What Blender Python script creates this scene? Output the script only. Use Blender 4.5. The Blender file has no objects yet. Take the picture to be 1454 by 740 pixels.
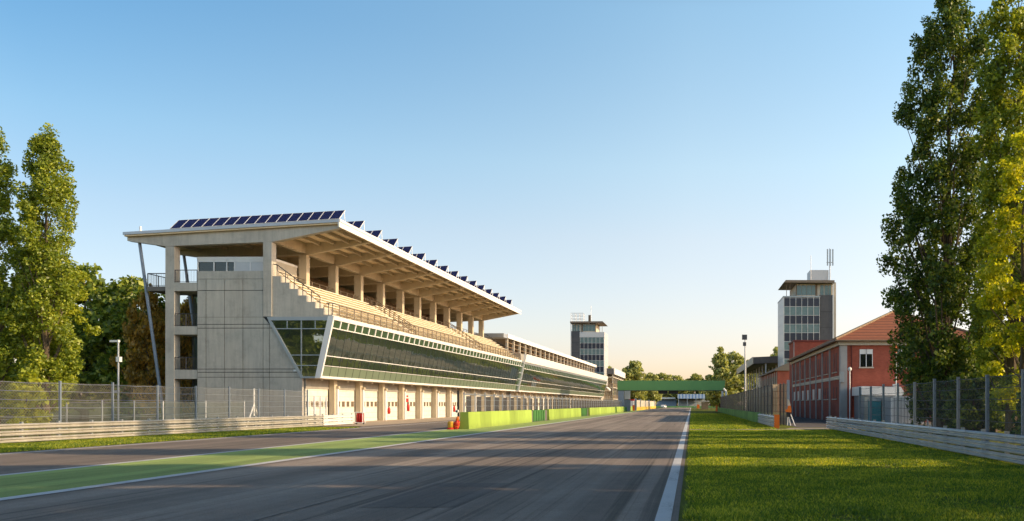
import bpy, math, random
import numpy as np
from mathutils import Vector, Matrix

# ------------------------------------------------------------------ scene, camera, light
scene = bpy.context.scene
COL = scene.collection
R = math.radians
F = 1150.0          # focal length in photo pixels (photo 1454 wide)
EYE = 1.75

cam = bpy.data.cameras.new('camera')
cam.sensor_fit = 'HORIZONTAL'
cam.sensor_width = 36.0
cam.lens = 36.0 * F / 1454.0
cam.shift_x = (727 - 982) / 1454.0
cam.shift_y = (574 - 370) / 1454.0
cam.clip_end = 6000
cam_o = bpy.data.objects.new('camera', cam)
cam_o.location = (0, 0, EYE)
cam_o.rotation_euler = (R(90), 0, 0)
COL.objects.link(cam_o)
scene.camera = cam_o

SUN_EL, SUN_AZ = R(25), R(-3)      # azimuth measured from +X towards +Y
sdir = Vector((math.cos(SUN_EL) * math.cos(SUN_AZ), math.cos(SUN_EL) * math.sin(SUN_AZ), math.sin(SUN_EL)))
sun = bpy.data.lights.new('sun', 'SUN')
sun.energy = 5.0
sun.angle = R(0.6)
sun.color = (1.0, 0.73, 0.44)
sun_o = bpy.data.objects.new('sun', sun)
sun_o.rotation_euler = sdir.to_track_quat('Z', 'Y').to_euler()
sun_o.location = (60, 20, 40)
COL.objects.link(sun_o)

world = bpy.data.worlds.new('World')
scene.world = world
world.use_nodes = True
wn, wl = world.node_tree.nodes, world.node_tree.links
wn.clear()
sky = wn.new('ShaderNodeTexSky')
sky.sky_type = 'NISHITA'
sky.sun_disc = False
sky.sun_elevation = SUN_EL
sky.sun_rotation = R(90) - SUN_AZ
sky.altitude = 100
sky.air_density = 1.0
sky.dust_density = 1.2
sky.ozone_density = 1.6
bgn = wn.new('ShaderNodeBackground')
bgn.inputs['Strength'].default_value = 0.135
won = wn.new('ShaderNodeOutputWorld')
# warm the horizon, deepen the blue higher up and away from the sun
tcw = wn.new('ShaderNodeTexCoord')
spw = wn.new('ShaderNodeSeparateXYZ')
wl.new(tcw.outputs['Generated'], spw.inputs[0])
rpw = wn.new('ShaderNodeValToRGB')
els = rpw.color_ramp.elements
SKY_TINT = [(0.0, (2.15, 1.62, 1.45)), (0.065, (2.15, 1.66, 1.52)), (0.2, (2.65, 2.1, 1.72)), (0.28, (2.65, 2.38, 1.92)), (0.44, (2.25, 2.45, 2.12)), (0.6, (0.45, 0.62, 0.72)), (1.0, (0.15, 0.22, 0.3))]  # zenith above the view dimmed to cut sky fill on the ground
while len(els) < len(SKY_TINT):
    els.new(1.0)
for k, (p_, c_) in enumerate(SKY_TINT):
    els[k].position = p_
    els[k].color = (c_[0] / 3, c_[1] / 3, c_[2] / 3, 1)
wl.new(spw.outputs[2], rpw.inputs[0])
azr = wn.new('ShaderNodeMapRange')
azr.inputs['From Min'].default_value = -0.7
azr.inputs['From Max'].default_value = 0.4
azr.inputs['To Min'].default_value = 2.55
azr.inputs['To Max'].default_value = 3.15
wl.new(spw.outputs[0], azr.inputs['Value'])
vs1 = wn.new('ShaderNodeVectorMath')
vs1.operation = 'SCALE'
wl.new(rpw.outputs[0], vs1.inputs[0])
wl.new(azr.outputs[0], vs1.inputs['Scale'])
vs2 = wn.new('ShaderNodeVectorMath')
vs2.operation = 'MULTIPLY'
wl.new(sky.outputs[0], vs2.inputs[0])
wl.new(vs1.outputs[0], vs2.inputs[1])
def wmap(sock, a, b, c, d_):
    q = wn.new('ShaderNodeMapRange')
    for nm, v_ in (('From Min', a), ('From Max', b), ('To Min', c), ('To Max', d_)):
        q.inputs[nm].default_value = v_
    wl.new(sock, q.inputs['Value'])
    return q.outputs[0]
wfac = wn.new('ShaderNodeMath')
wfac.operation = 'MULTIPLY'
wl.new(wmap(spw.outputs[0], 0.0, -0.6, 0.0, 1.0), wfac.inputs[0])
wl.new(wmap(spw.outputs[2], 0.0, 0.4, 0.1, 1.0), wfac.inputs[1])
wmx = wn.new('ShaderNodeMix')
wmx.data_type = 'RGBA'
wl.new(wfac.outputs[0], wmx.inputs[0])
wmx.inputs[6].default_value = (1, 1, 1, 1)
wmx.inputs[7].default_value = (0.42, 0.66, 0.85, 1)
vs3 = wn.new('ShaderNodeVectorMath')
vs3.operation = 'MULTIPLY'
wl.new(vs2.outputs[0], vs3.inputs[0])
wl.new(wmx.outputs[2], vs3.inputs[1])
vs4 = wn.new('ShaderNodeVectorMath')
vs4.operation = 'SCALE'
wl.new(vs3.outputs[0], vs4.inputs[0])
wl.new(wmap(spw.outputs[1], 0.1, -0.5, 1.0, 1.4), vs4.inputs['Scale'])  # unseen sky behind the camera brightened to fill the shaded walls
wl.new(vs4.outputs[0], bgn.inputs['Color'])
wl.new(bgn.outputs[0], won.inputs['Surface'])

scene.view_settings.view_transform = 'Standard'
scene.view_settings.look = 'None'
scene.view_settings.exposure = 0
scene.view_settings.gamma = 1
scene.cycles.max_bounces = 8
scene.cycles.diffuse_bounces = 5
scene.cycles.transparent_max_bounces = 24
scene.cycles.caustics_reflective = False
scene.cycles.caustics_refractive = False

# ------------------------------------------------------------------ materials
def new_mat(name):
    m = bpy.data.materials.new(name)
    m.use_nodes = True
    n = m.node_tree.nodes
    l = m.node_tree.links
    b = n['Principled BSDF']
    return m, n, l, b

def ramp_node(n, stops):
    r = n.new('ShaderNodeValToRGB')
    e = r.color_ramp.elements
    while len(e) > len(stops):
        e.remove(e[-1])
    while len(e) < len(stops):
        e.new(1.0)
    for k, (p, c) in enumerate(stops):
        e[k].position = p
        e[k].color = (c[0], c[1], c[2], 1)
    return r

def coords(n, l, scale=(1, 1, 1), kind='Object'):
    t = n.new('ShaderNodeTexCoord')
    mp = n.new('ShaderNodeMapping')
    mp.inputs['Scale'].default_value = scale
    l.new(t.outputs[kind], mp.inputs['Vector'])
    return mp.outputs['Vector']

def noise(n, l, vec, scale, detail=4, rough=0.6):
    x = n.new('ShaderNodeTexNoise')
    x.inputs['Scale'].default_value = scale
    x.inputs['Detail'].default_value = detail
    x.inputs['Roughness'].default_value = rough
    l.new(vec, x.inputs['Vector'])
    return x.outputs['Fac']

def math_node(n, l, op, a, b=None):
    x = n.new('ShaderNodeMath')
    x.operation = op
    for k, v in enumerate((a, b)):
        if v is None:
            continue
        if isinstance(v, (int, float)):
            x.inputs[k].default_value = v
        else:
            l.new(v, x.inputs[k])
    return x.outputs[0]

def mixc(n, l, fac, a, b, blend='MIX'):
    x = n.new('ShaderNodeMix')
    x.data_type = 'RGBA'
    x.blend_type = blend
    for k, v in ((0, fac), (6, a), (7, b)):
        if isinstance(v, (int, float)):
            x.inputs[k].default_value = v
        elif isinstance(v, tuple):
            x.inputs[k].default_value = (v[0], v[1], v[2], 1)
        else:
            l.new(v, x.inputs[k])
    return x.outputs[2]

def plain(name, col, rough=0.6, var=0.18, scale=1.5, fine=14.0, metal=0.0, bump=0.0, spec=0.4, streak=None):
    """a weathered plain surface: two noises over a base colour"""
    m, n, l, b = new_mat(name)
    v = coords(n, l, (1, 1, 1) if streak is None else streak)
    f1 = noise(n, l, v, scale, 5)
    f2 = noise(n, l, v, fine, 3)
    s = math_node(n, l, 'ADD', math_node(n, l, 'MULTIPLY', f1, 0.65), math_node(n, l, 'MULTIPLY', f2, 0.35))
    lo = tuple(c * (1 - var) for c in col)
    hi = tuple(min(1, c * (1 + var)) for c in col)
    r = ramp_node(n, [(0.3, lo), (0.7, hi)])
    l.new(s, r.inputs[0])
    l.new(r.outputs[0], b.inputs['Base Color'])
    b.inputs['Roughness'].default_value = rough
    b.inputs['Metallic'].default_value = metal
    b.inputs['Specular IOR Level'].default_value = spec
    if bump:
        bp = n.new('ShaderNodeBump')
        bp.inputs['Strength'].default_value = bump
        bp.inputs['Distance'].default_value = 0.02
        l.new(f2, bp.inputs['Height'])
        l.new(bp.outputs[0], b.inputs['Normal'])
    return m

def concrete_mat(name, col, stain=0.35):
    m, n, l, b = new_mat(name)
    v = coords(n, l)
    def shifted(scale, loc):
        t = n.new('ShaderNodeTexCoord')
        mp = n.new('ShaderNodeMapping')
        mp.inputs['Scale'].default_value = scale
        mp.inputs['Location'].default_value = loc
        l.new(t.outputs['Object'], mp.inputs['Vector'])
        return mp.outputs['Vector']
    big = noise(n, l, v, 0.22, 8, 0.65)
    streak = noise(n, l, shifted((1.0, 1.0, 0.07), (3.1, 7.7, 1.3)), 2.6, 7, 0.75)
    patch = noise(n, l, shifted((1, 1, 1), (11, 5, 2)), 1.1, 8, 0.7)
    fine = noise(n, l, v, 24, 4, 0.7)
    r1 = ramp_node(n, [(0.3, tuple(c * 0.84 for c in col)), (0.72, tuple(c * 1.1 for c in col))])
    l.new(big, r1.inputs[0])
    c = r1.outputs[0]
    for sock, lo, hi, amt in ((streak, 0.3, 0.55, stain), (patch, 0.28, 0.52, stain * 0.9), (fine, 0.25, 0.6, 0.1)):
        rr = ramp_node(n, [(lo, (1 - amt, 1 - amt * 0.97, 1 - amt * 0.92)), (hi, (1, 1, 1))])
        l.new(sock, rr.inputs[0])
        c = mixc(n, l, 1.0, c, rr.outputs[0], 'MULTIPLY')
    l.new(c, b.inputs['Base Color'])
    b.inputs['Roughness'].default_value = 0.85
    b.inputs['Specular IOR Level'].default_value = 0.25
    bp = n.new('ShaderNodeBump')
    bp.inputs['Strength'].default_value = 0.25
    bp.inputs['Distance'].default_value = 0.01
    l.new(fine, bp.inputs['Height'])
    l.new(bp.outputs[0], b.inputs['Normal'])
    return m

def asphalt_mat(name, dark, light, rubber=0.0):
    m, n, l, b = new_mat(name)
    v = coords(n, l)
    big = noise(n, l, v, 0.16, 6, 0.6)
    mid = noise(n, l, v, 2.2, 6, 0.7)
    grain = noise(n, l, v, 34, 4, 0.8)
    stone = n.new('ShaderNodeTexVoronoi')
    stone.inputs['Scale'].default_value = 42
    l.new(v, stone.inputs['Vector'])
    s = math_node(n, l, 'ADD', math_node(n, l, 'MULTIPLY', big, 0.35), math_node(n, l, 'MULTIPLY', grain, 0.4))
    s = math_node(n, l, 'ADD', s, math_node(n, l, 'MULTIPLY', mid, 0.25))
    r = ramp_node(n, [(0.3, dark), (0.7, light)])
    l.new(s, r.inputs[0])
    c = r.outputs[0]
    sp = ramp_node(n, [(0.0, (1.35, 1.33, 1.3)), (0.28, (1.0, 1.0, 1.0)), (0.75, (0.8, 0.8, 0.8))])
    l.new(stone.outputs['Distance'], sp.inputs[0])
    c = mixc(n, l, 0.8, c, sp.outputs[0], 'MULTIPLY')
    if rubber:
        for rot, sx, sc, lo, hi, amt in ((0.0, 0.016, 0.75, 0.4, 0.62, rubber), (0.035, 0.010, 2.6, 0.36, 0.41, rubber * 0.9), (-0.06, 0.016, 2.0, 0.33, 0.38, rubber * 1.1), (0.11, 0.02, 1.6, 0.29, 0.325, rubber * 1.3), (0.0, 0.004, 4.0, 0.38, 0.42, rubber * 0.5)):
            t = n.new('ShaderNodeTexCoord')
            mp = n.new('ShaderNodeMapping')
            mp.inputs['Rotation'].default_value = (0, 0, rot)
            mp.inputs['Scale'].default_value = (1.0, sx, 1.0)
            mp.inputs['Location'].default_value = (rot * 100, sc * 7, 0)
            l.new(t.outputs['Object'], mp.inputs['Vector'])
            st = noise(n, l, mp.outputs['Vector'], sc, 4, 0.6)
            rr = ramp_node(n, [(lo, (1 - amt,) * 3), (hi, (1.04, 1.04, 1.04))])
            l.new(st, rr.inputs[0])
            c = mixc(n, l, 1.0, c, rr.outputs[0], 'MULTIPLY')
    l.new(c, b.inputs['Base Color'])
    b.inputs['Roughness'].default_value = 0.85
    b.inputs['Specular IOR Level'].default_value = 0.25
    bp = n.new('ShaderNodeBump')
    bp.inputs['Strength'].default_value = 0.7
    bp.inputs['Distance'].default_value = 0.012
    l.new(math_node(n, l, 'SUBTRACT', grain, stone.outputs['Distance']), bp.inputs['Height'])
    l.new(bp.outputs[0], b.inputs['Normal'])
    return m

def grass_mat(name, c0, c1, c2):
    m, n, l, b = new_mat(name)
    v = coords(n, l)
    f1 = noise(n, l, v, 0.25, 5)
    f2 = noise(n, l, v, 6.0, 5, 0.7)
    f3 = noise(n, l, v, 45.0, 2)
    s = math_node(n, l, 'ADD', math_node(n, l, 'MULTIPLY', f1, 0.45), math_node(n, l, 'MULTIPLY', f2, 0.55))
    r = ramp_node(n, [(0.3, c0), (0.52, c1), (0.75, c2)])
    l.new(s, r.inputs[0])
    l.new(r.outputs[0], b.inputs['Base Color'])
    b.inputs['Roughness'].default_value = 0.95
    b.inputs['Specular IOR Level'].default_value = 0.1
    bp = n.new('ShaderNodeBump')
    bp.inputs['Strength'].default_value = 0.8
    bp.inputs['Distance'].default_value = 0.06
    l.new(math_node(n, l, 'ADD', f2, f3), bp.inputs['Height'])
    l.new(bp.outputs[0], b.inputs['Normal'])
    return m

def leaf_mat(name, c0, c1, c2, trans=0.45, clump=0.9):
    m, n, l, b = new_mat(name)
    out = n['Material Output']
    n.remove(b)
    v = coords(n, l)
    f1 = noise(n, l, v, clump, 3)
    g = n.new('ShaderNodeNewGeometry')
    s = math_node(n, l, 'ADD', math_node(n, l, 'MULTIPLY', f1, 0.6), math_node(n, l, 'MULTIPLY', g.outputs['Random Per Island'], 0.4))
    r = ramp_node(n, [(0.3, c0), (0.52, c1), (0.72, c2)])
    l.new(s, r.inputs[0])
    d = n.new('ShaderNodeBsdfDiffuse')
    t = n.new('ShaderNodeBsdfTranslucent')
    gl = n.new('ShaderNodeBsdfGlossy')
    gl.inputs['Roughness'].default_value = 0.45
    gl.inputs['Color'].default_value = (0.9, 0.9, 0.8, 1)
    l.new(r.outputs[0], d.inputs['Color'])
    tc = mixc(n, l, 1.0, r.outputs[0], (1.35, 1.25, 0.5), 'MULTIPLY')
    l.new(tc, t.inputs['Color'])
    mx = n.new('ShaderNodeMixShader')
    mx.inputs[0].default_value = trans
    l.new(d.outputs[0], mx.inputs[1])
    l.new(t.outputs[0], mx.inputs[2])
    m2 = n.new('ShaderNodeMixShader')
    m2.inputs[0].default_value = 0.035
    l.new(mx.outputs[0], m2.inputs[1])
    l.new(gl.outputs[0], m2.inputs[2])
    l.new(m2.outputs[0], out.inputs['Surface'])
    return m

def glass_mat(name, tint, refl=0.12, rough=0.015, see=0.5, body=(0.02, 0.03, 0.025)):
    """a coated pane: dark body, part see-through, mirror-like at grazing angles"""
    m, n, l, b = new_mat(name)
    out = n['Material Output']
    n.remove(b)
    tr = n.new('ShaderNodeBsdfTransparent')
    tr.inputs['Color'].default_value = (*tint, 1)
    d = n.new('ShaderNodeBsdfDiffuse')
    d.inputs['Color'].default_value = (*body, 1)
    gl = n.new('ShaderNodeBsdfGlossy')
    gl.inputs['Roughness'].default_value = rough
    gl.inputs['Color'].default_value = (0.92, 0.97, 0.93, 1)
    v = coords(n, l)
    f = noise(n, l, v, 0.45, 2)
    bp = n.new('ShaderNodeBump')
    bp.inputs['Strength'].default_value = 0.06
    bp.inputs['Distance'].default_value = 0.25
    l.new(f, bp.inputs['Height'])
    l.new(bp.outputs[0], gl.inputs['Normal'])
    m1 = n.new('ShaderNodeMixShader')
    m1.inputs[0].default_value = see
    l.new(d.outputs[0], m1.inputs[1])
    l.new(tr.outputs[0], m1.inputs[2])
    lw = n.new('ShaderNodeFresnel')
    lw.inputs['IOR'].default_value = 1.55
    fac = math_node(n, l, 'ADD', math_node(n, l, 'MULTIPLY', lw.outputs[0], 0.9), refl)
    m2 = n.new('ShaderNodeMixShader')
    l.new(fac, m2.inputs[0])
    l.new(m1.outputs[0], m2.inputs[1])
    l.new(gl.outputs[0], m2.inputs[2])
    l.new(m2.outputs[0], out.inputs['Surface'])
    return m

def mesh_mat(name, col, pitch=0.09, cover=0.3, diag=True, metal=0.3):
    """woven wire: wires are solid, the holes between them are open"""
    m, n, l, b = new_mat(name)
    out = n['Material Output']
    t = n.new('ShaderNodeTexCoord')
    sep = n.new('ShaderNodeSeparateXYZ')
    l.new(t.outputs['UV'], sep.inputs[0])
    u, w = sep.outputs[0], sep.outputs[1]
    if diag:
        a = math_node(n, l, 'ADD', u, w)
        c = math_node(n, l, 'SUBTRACT', u, w)
    else:
        a, c = u, w
    def line(x):
        fr = math_node(n, l, 'FRACT', math_node(n, l, 'DIVIDE', math_node(n, l, 'ADD', x, 500.0), pitch))
        return math_node(n, l, 'LESS_THAN', fr, cover)
    wire = math_node(n, l, 'MAXIMUM', line(a), line(c))
    b.inputs['Base Color'].default_value = (*col, 1)
    b.inputs['Metallic'].default_value = metal
    b.inputs['Roughness'].default_value = 0.5
    tr = n.new('ShaderNodeBsdfTransparent')
    mx = n.new('ShaderNodeMixShader')
    l.new(wire, mx.inputs[0])
    l.new(tr.outputs[0], mx.inputs[1])
    l.new(b.outputs[0], mx.inputs[2])
    l.new(mx.outputs[0], out.inputs['Surface'])
    return m

def striped_mat(name, c_main, c_line, period, width, axis=2, rough=0.6, metal=0.0, offset=0.0):
    """fine grooves across a surface (door slats, tiles, corrugation)"""
    m, n, l, b = new_mat(name)
    t = n.new('ShaderNodeTexCoord')
    sep = n.new('ShaderNodeSeparateXYZ')
    l.new(t.outputs['Object'], sep.inputs[0])
    fr = math_node(n, l, 'FRACT', math_node(n, l, 'DIVIDE', math_node(n, l, 'ADD', sep.outputs[axis], 100.0 + offset), period))
    k = math_node(n, l, 'LESS_THAN', fr, width)
    f = noise(n, l, t.outputs['Object'], 2.0, 5)
    r = ramp_node(n, [(0.3, tuple(c * 0.85 for c in c_main)), (0.7, tuple(min(1, c * 1.08) for c in c_main))])
    l.new(f, r.inputs[0])
    c = mixc(n, l, k, r.outputs[0], c_line)
    l.new(c, b.inputs['Base Color'])
    b.inputs['Roughness'].default_value = rough
    b.inputs['Metallic'].default_value = metal
    bp = n.new('ShaderNodeBump')
    bp.invert = True
    bp.inputs['Strength'].default_value = 0.6
    bp.inputs['Distance'].default_value = 0.02
    l.new(k, bp.inputs['Height'])
    l.new(bp.outputs[0], b.inputs['Normal'])
    return m

def brick_mat(name, c1, c2, mortar):
    m, n, l, b = new_mat(name)
    t = n.new('ShaderNodeTexCoord')
    sep = n.new('ShaderNodeSeparateXYZ')
    l.new(t.outputs['Object'], sep.inputs[0])
    cmb = n.new('ShaderNodeCombineXYZ')
    l.new(math_node(n, l, 'ADD', sep.outputs[0], sep.outputs[1]), cmb.inputs[0])
    l.new(sep.outputs[2], cmb.inputs[1])
    bk = n.new('ShaderNodeTexBrick')
    bk.inputs['Scale'].default_value = 1.0
    bk.inputs['Brick Width'].default_value = 0.26
    bk.inputs['Row Height'].default_value = 0.085
    bk.inputs['Mortar Size'].default_value = 0.008
    bk.inputs['Color1'].default_value = (*c1, 1)
    bk.inputs['Color2'].default_value = (*c2, 1)
    bk.inputs['Mortar'].default_value = (*mortar, 1)
    l.new(cmb.outputs[0], bk.inputs['Vector'])
    f = noise(n, l, t.outputs['Object'], 0.6, 6)
    r = ramp_node(n, [(0.3, (0.72,) * 3), (0.7, (1.12,) * 3)])
    l.new(f, r.inputs[0])
    c = mixc(n, l, 1.0, bk.outputs['Color'], r.outputs[0], 'MULTIPLY')
    l.new(c, b.inputs['Base Color'])
    b.inputs['Roughness'].default_value = 0.9
    b.inputs['Specular IOR Level'].default_value = 0.2
    return m

def painted_wall_mat(name, col, grime):
    m, n, l, b = new_mat(name)
    t = n.new('ShaderNodeTexCoord')
    sep = n.new('ShaderNodeSeparateXYZ')
    l.new(t.outputs['Object'], sep.inputs[0])
    v = coords(n, l, (1, 1, 0.35))
    f1 = noise(n, l, v, 0.5, 6, 0.65)
    f2 = noise(n, l, v, 3.0, 6, 0.7)
    r = ramp_node(n, [(0.3, tuple(c * 0.72 for c in col)), (0.7, tuple(c * 1.15 for c in col))])
    wnz = n.new('ShaderNodeTexWhiteNoise')
    wnz.noise_dimensions = '1D'
    l.new(math_node(n, l, 'FLOOR', math_node(n, l, 'DIVIDE', sep.outputs[1], 3.18)), wnz.inputs['W'])
    l.new(math_node(n, l, 'ADD', math_node(n, l, 'MULTIPLY', f1, 0.7), math_node(n, l, 'MULTIPLY', wnz.outputs['Value'], 0.3)), r.inputs[0])
    low = math_node(n, l, 'SUBTRACT', 0.42, sep.outputs[2])
    k = math_node(n, l, 'ADD', math_node(n, l, 'MULTIPLY', low, 1.1), math_node(n, l, 'MULTIPLY', math_node(n, l, 'SUBTRACT', f2, 0.5), 1.9))
    kc = n.new('ShaderNodeClamp')
    kc.inputs['Max'].default_value = 0.75
    l.new(k, kc.inputs[0])
    l.new(mixc(n, l, kc.outputs[0], r.outputs[0], grime), b.inputs['Base Color'])
    b.inputs['Roughness'].default_value = 0.8
    b.inputs['Specular IOR Level'].default_value = 0.2
    return m

def paint_mat(name, col, under, wear):
    """road paint, worn through to the tarmac in places"""
    m, n, l, b = new_mat(name)
    v = coords(n, l, (1, 0.35, 1))
    f1 = noise(n, l, v, 1.2, 6, 0.7)
    f2 = noise(n, l, coords(n, l), 26, 5, 0.75)
    k = math_node(n, l, 'ADD', math_node(n, l, 'MULTIPLY', f1, 0.5), math_node(n, l, 'MULTIPLY', f2, 0.5))
    r = ramp_node(n, [(wear - 0.07, under), (wear + 0.04, tuple(c * 0.85 for c in col)), (0.72, col)])
    l.new(k, r.inputs[0])
    l.new(r.outputs[0], b.inputs['Base Color'])
    b.inputs['Roughness'].default_value = 0.75
    return m

def solar_mat(name):
    m, n, l, b = new_mat(name)
    t = n.new('ShaderNodeTexCoord')
    sep = n.new('ShaderNodeSeparateXYZ')
    l.new(t.outputs['Object'], sep.inputs[0])
    def line(x, p, w):
        fr = math_node(n, l, 'FRACT', math_node(n, l, 'DIVIDE', math_node(n, l, 'ADD', x, 50.0), p))
        return math_node(n, l, 'LESS_THAN', fr, w)
    k = math_node(n, l, 'MAXIMUM', line(sep.outputs[0], 0.155, 0.08), line(sep.outputs[1], 0.17, 0.08))
    c = mixc(n, l, k, (0.012, 0.016, 0.075), (0.06, 0.07, 0.13))
    l.new(c, b.inputs['Base Color'])
    b.inputs['Roughness'].default_value = 0.25
    b.inputs['Specular IOR Level'].default_value = 0.35
    return m

M = {}
M['concrete'] = concrete_mat('board marked concrete', (0.53, 0.49, 0.415), 0.24)
M['concrete_warm'] = concrete_mat('warm concrete', (0.56, 0.48, 0.35), 0.12)
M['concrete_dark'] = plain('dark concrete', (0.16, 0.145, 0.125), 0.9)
M['stand'] = concrete_mat('stand concrete', (0.66, 0.59, 0.46), 0.14)
M['bench'] = plain('pale bench boards', (0.78, 0.71, 0.56), 0.6, 0.1)
M['soffit'] = plain('painted soffit', (0.8, 0.64, 0.42), 0.8, 0.06)
M['fascia'] = plain('white roof flashing', (0.78, 0.76, 0.72), 0.45, 0.05)
M['zinc'] = plain('grey zinc trim', (0.42, 0.44, 0.46), 0.4, 0.1, metal=0.5)
M['whiteframe'] = plain('white window frame', (0.74, 0.73, 0.7), 0.45, 0.05)
M['greyframe'] = plain('grey window frame', (0.34, 0.37, 0.38), 0.4, 0.08, metal=0.3)
M['darkframe'] = plain('dark mullion', (0.05, 0.06, 0.055), 0.4, 0.1)
M['glass'] = glass_mat('green tinted glass', (0.62, 0.72, 0.6), 0.25, 0.012, 0.62, (0.08, 0.105, 0.075))
M['glassdark'] = glass_mat('dark glass', (0.25, 0.3, 0.3), 0.02, 0.02, 0.25, (0.012, 0.015, 0.018))
M['spandrel'] = plain('green spandrel panel', (0.15, 0.19, 0.125), 0.3, 0.08, spec=0.5)
M['clerestory'] = plain('small green pane', (0.05, 0.085, 0.045), 0.12, 0.15, spec=0.6)
M['door'] = striped_mat('cream sectional door', (0.72, 0.68, 0.58), (0.45, 0.41, 0.33), 0.52, 0.05)
M['doorglass'] = plain('brown door window', (0.16, 0.12, 0.08), 0.25, 0.15)
M['lintel'] = plain('grey lintel', (0.3, 0.28, 0.24), 0.8)
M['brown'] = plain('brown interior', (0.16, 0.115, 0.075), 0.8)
M['steel'] = plain('galvanised steel', (0.4, 0.42, 0.44), 0.45, 0.15, metal=0.6)
M['steelblue'] = plain('blue grey post', (0.22, 0.26, 0.31), 0.5, 0.15, metal=0.3)
M['darksteel'] = plain('dark railing steel', (0.07, 0.07, 0.075), 0.5, 0.15, metal=0.3)
M['bronze'] = plain('bronze railing', (0.13, 0.1, 0.07), 0.5, 0.15, metal=0.3)
M['armco'] = plain('weathered guard rail', (0.62, 0.62, 0.62), 0.4, 0.3, 1.3, 9.0, metal=0.3, streak=(1, 1, 0.25))
M['armcoworn'] = plain('pale guard rail', (0.52, 0.49, 0.43), 0.5, 0.32, 1.2, 9.0, metal=0.2, streak=(1, 1, 0.25))
M['white'] = plain('white paint', (0.78, 0.77, 0.74), 0.5, 0.07)
M['linewhite'] = paint_mat('white road paint', (0.74, 0.74, 0.74), (0.24, 0.235, 0.23), 0.41)
M['lime'] = painted_wall_mat('lime green painted concrete', (0.34, 0.46, 0.085), (0.17, 0.23, 0.06))
M['limeshade'] = painted_wall_mat('dark green wall shade', (0.07, 0.2, 0.055), (0.05, 0.1, 0.04))  # shadow tone of the pit wall, put in as dark green paint
M['limedark'] = painted_wall_mat('green painted concrete', (0.17, 0.36, 0.1), (0.08, 0.15, 0.05))
M['gantrygreen'] = plain('green banner board', (0.14, 0.31, 0.1), 0.6, 0.08, 0.3, 4)
M['strip'] = asphalt_mat('green painted tarmac', (0.26, 0.36, 0.1), (0.46, 0.58, 0.19), 0.24)
M['asphalt'] = asphalt_mat('race asphalt', (0.2, 0.171, 0.149), (0.46, 0.38, 0.315), 0.36)
M['patch'] = asphalt_mat('tarmac repair', (0.13, 0.115, 0.105), (0.29, 0.25, 0.22), 0.25)
M['seam'] = plain('tar seam', (0.07, 0.065, 0.06), 0.6, 0.4, 2.0, 20)
M['lane'] = asphalt_mat('pit lane asphalt', (0.16, 0.135, 0.118), (0.34, 0.28, 0.235), 0.2)
M['apron'] = asphalt_mat('apron concrete', (0.38, 0.3, 0.22), (0.56, 0.45, 0.34))
M['yard'] = asphalt_mat('yard tarmac', (0.1, 0.09, 0.085), (0.18, 0.16, 0.145))
M['path'] = asphalt_mat('gravel path', (0.3, 0.25, 0.17), (0.46, 0.39, 0.29))
M['grass'] = grass_mat('grass ground', (0.12, 0.1, 0.035), (0.17, 0.2, 0.03), (0.3, 0.28, 0.06))
M['earth'] = grass_mat('field', (0.04, 0.045, 0.015), (0.06, 0.075, 0.02), (0.1, 0.09, 0.04))
M['blade'] = leaf_mat('grass blade', (0.085, 0.16, 0.018), (0.23, 0.33, 0.026), (0.74, 0.7, 0.08), 0.62, 0.6)
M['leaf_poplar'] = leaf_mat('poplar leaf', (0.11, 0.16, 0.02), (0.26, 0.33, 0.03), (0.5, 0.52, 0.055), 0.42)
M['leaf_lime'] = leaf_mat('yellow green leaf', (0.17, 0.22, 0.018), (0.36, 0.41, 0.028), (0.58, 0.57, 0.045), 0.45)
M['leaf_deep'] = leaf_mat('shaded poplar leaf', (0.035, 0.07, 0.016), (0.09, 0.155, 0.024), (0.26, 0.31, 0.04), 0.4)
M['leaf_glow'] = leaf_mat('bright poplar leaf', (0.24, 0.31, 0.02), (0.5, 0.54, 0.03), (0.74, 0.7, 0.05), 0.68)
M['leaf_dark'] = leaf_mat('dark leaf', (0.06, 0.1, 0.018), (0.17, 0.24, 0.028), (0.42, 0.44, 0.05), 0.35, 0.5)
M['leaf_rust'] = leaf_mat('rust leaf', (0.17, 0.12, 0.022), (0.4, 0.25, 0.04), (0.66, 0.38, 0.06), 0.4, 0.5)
M['leaf_far'] = leaf_mat('far leaf', (0.2, 0.24, 0.09), (0.36, 0.39, 0.12), (0.52, 0.52, 0.17), 0.4, 0.35)  # leaf colour paled and greyed to stand in for distance haze
M['bark'] = plain('bark', (0.12, 0.09, 0.06), 0.95, 0.35, 3, 18, bump=0.6, streak=(3, 3, 0.6))
M['brick'] = brick_mat('red brick', (0.4, 0.1, 0.06), (0.33, 0.08, 0.05), (0.3, 0.12, 0.085))
M['pilaster'] = plain('grey pilaster plaster', (0.36, 0.34, 0.32), 0.85, 0.15)
M['cornice'] = plain('cream cornice', (0.5, 0.45, 0.36), 0.8, 0.12)
M['redshutter'] = plain('dark red shutter', (0.14, 0.03, 0.022), 0.7, 0.15)
M['tiles'] = striped_mat('terracotta tiles', (0.3, 0.1, 0.048), (0.16, 0.052, 0.028), 0.34, 0.3, 2, 0.85)
M['solar'] = solar_mat('solar cells')
M['charcoal'] = concrete_mat('charcoal render', (0.11, 0.11, 0.115), 0.2)
M['towerpanel'] = plain('pale metal panel', (0.55, 0.55, 0.54), 0.4, 0.07, metal=0.1)
M['towerdark'] = plain('dark blue glass panel', (0.016, 0.022, 0.04), 0.25, 0.2, spec=0.35)
M['towerglass'] = plain('teal window glass', (0.1, 0.17, 0.17), 0.12, 0.3, 0.7, 5, spec=0.45)
M['towerroof'] = plain('brown roof slab', (0.2, 0.155, 0.115), 0.7, 0.1)
M['orange'] = plain('orange paint', (0.72, 0.16, 0.015), 0.5, 0.1)
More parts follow.
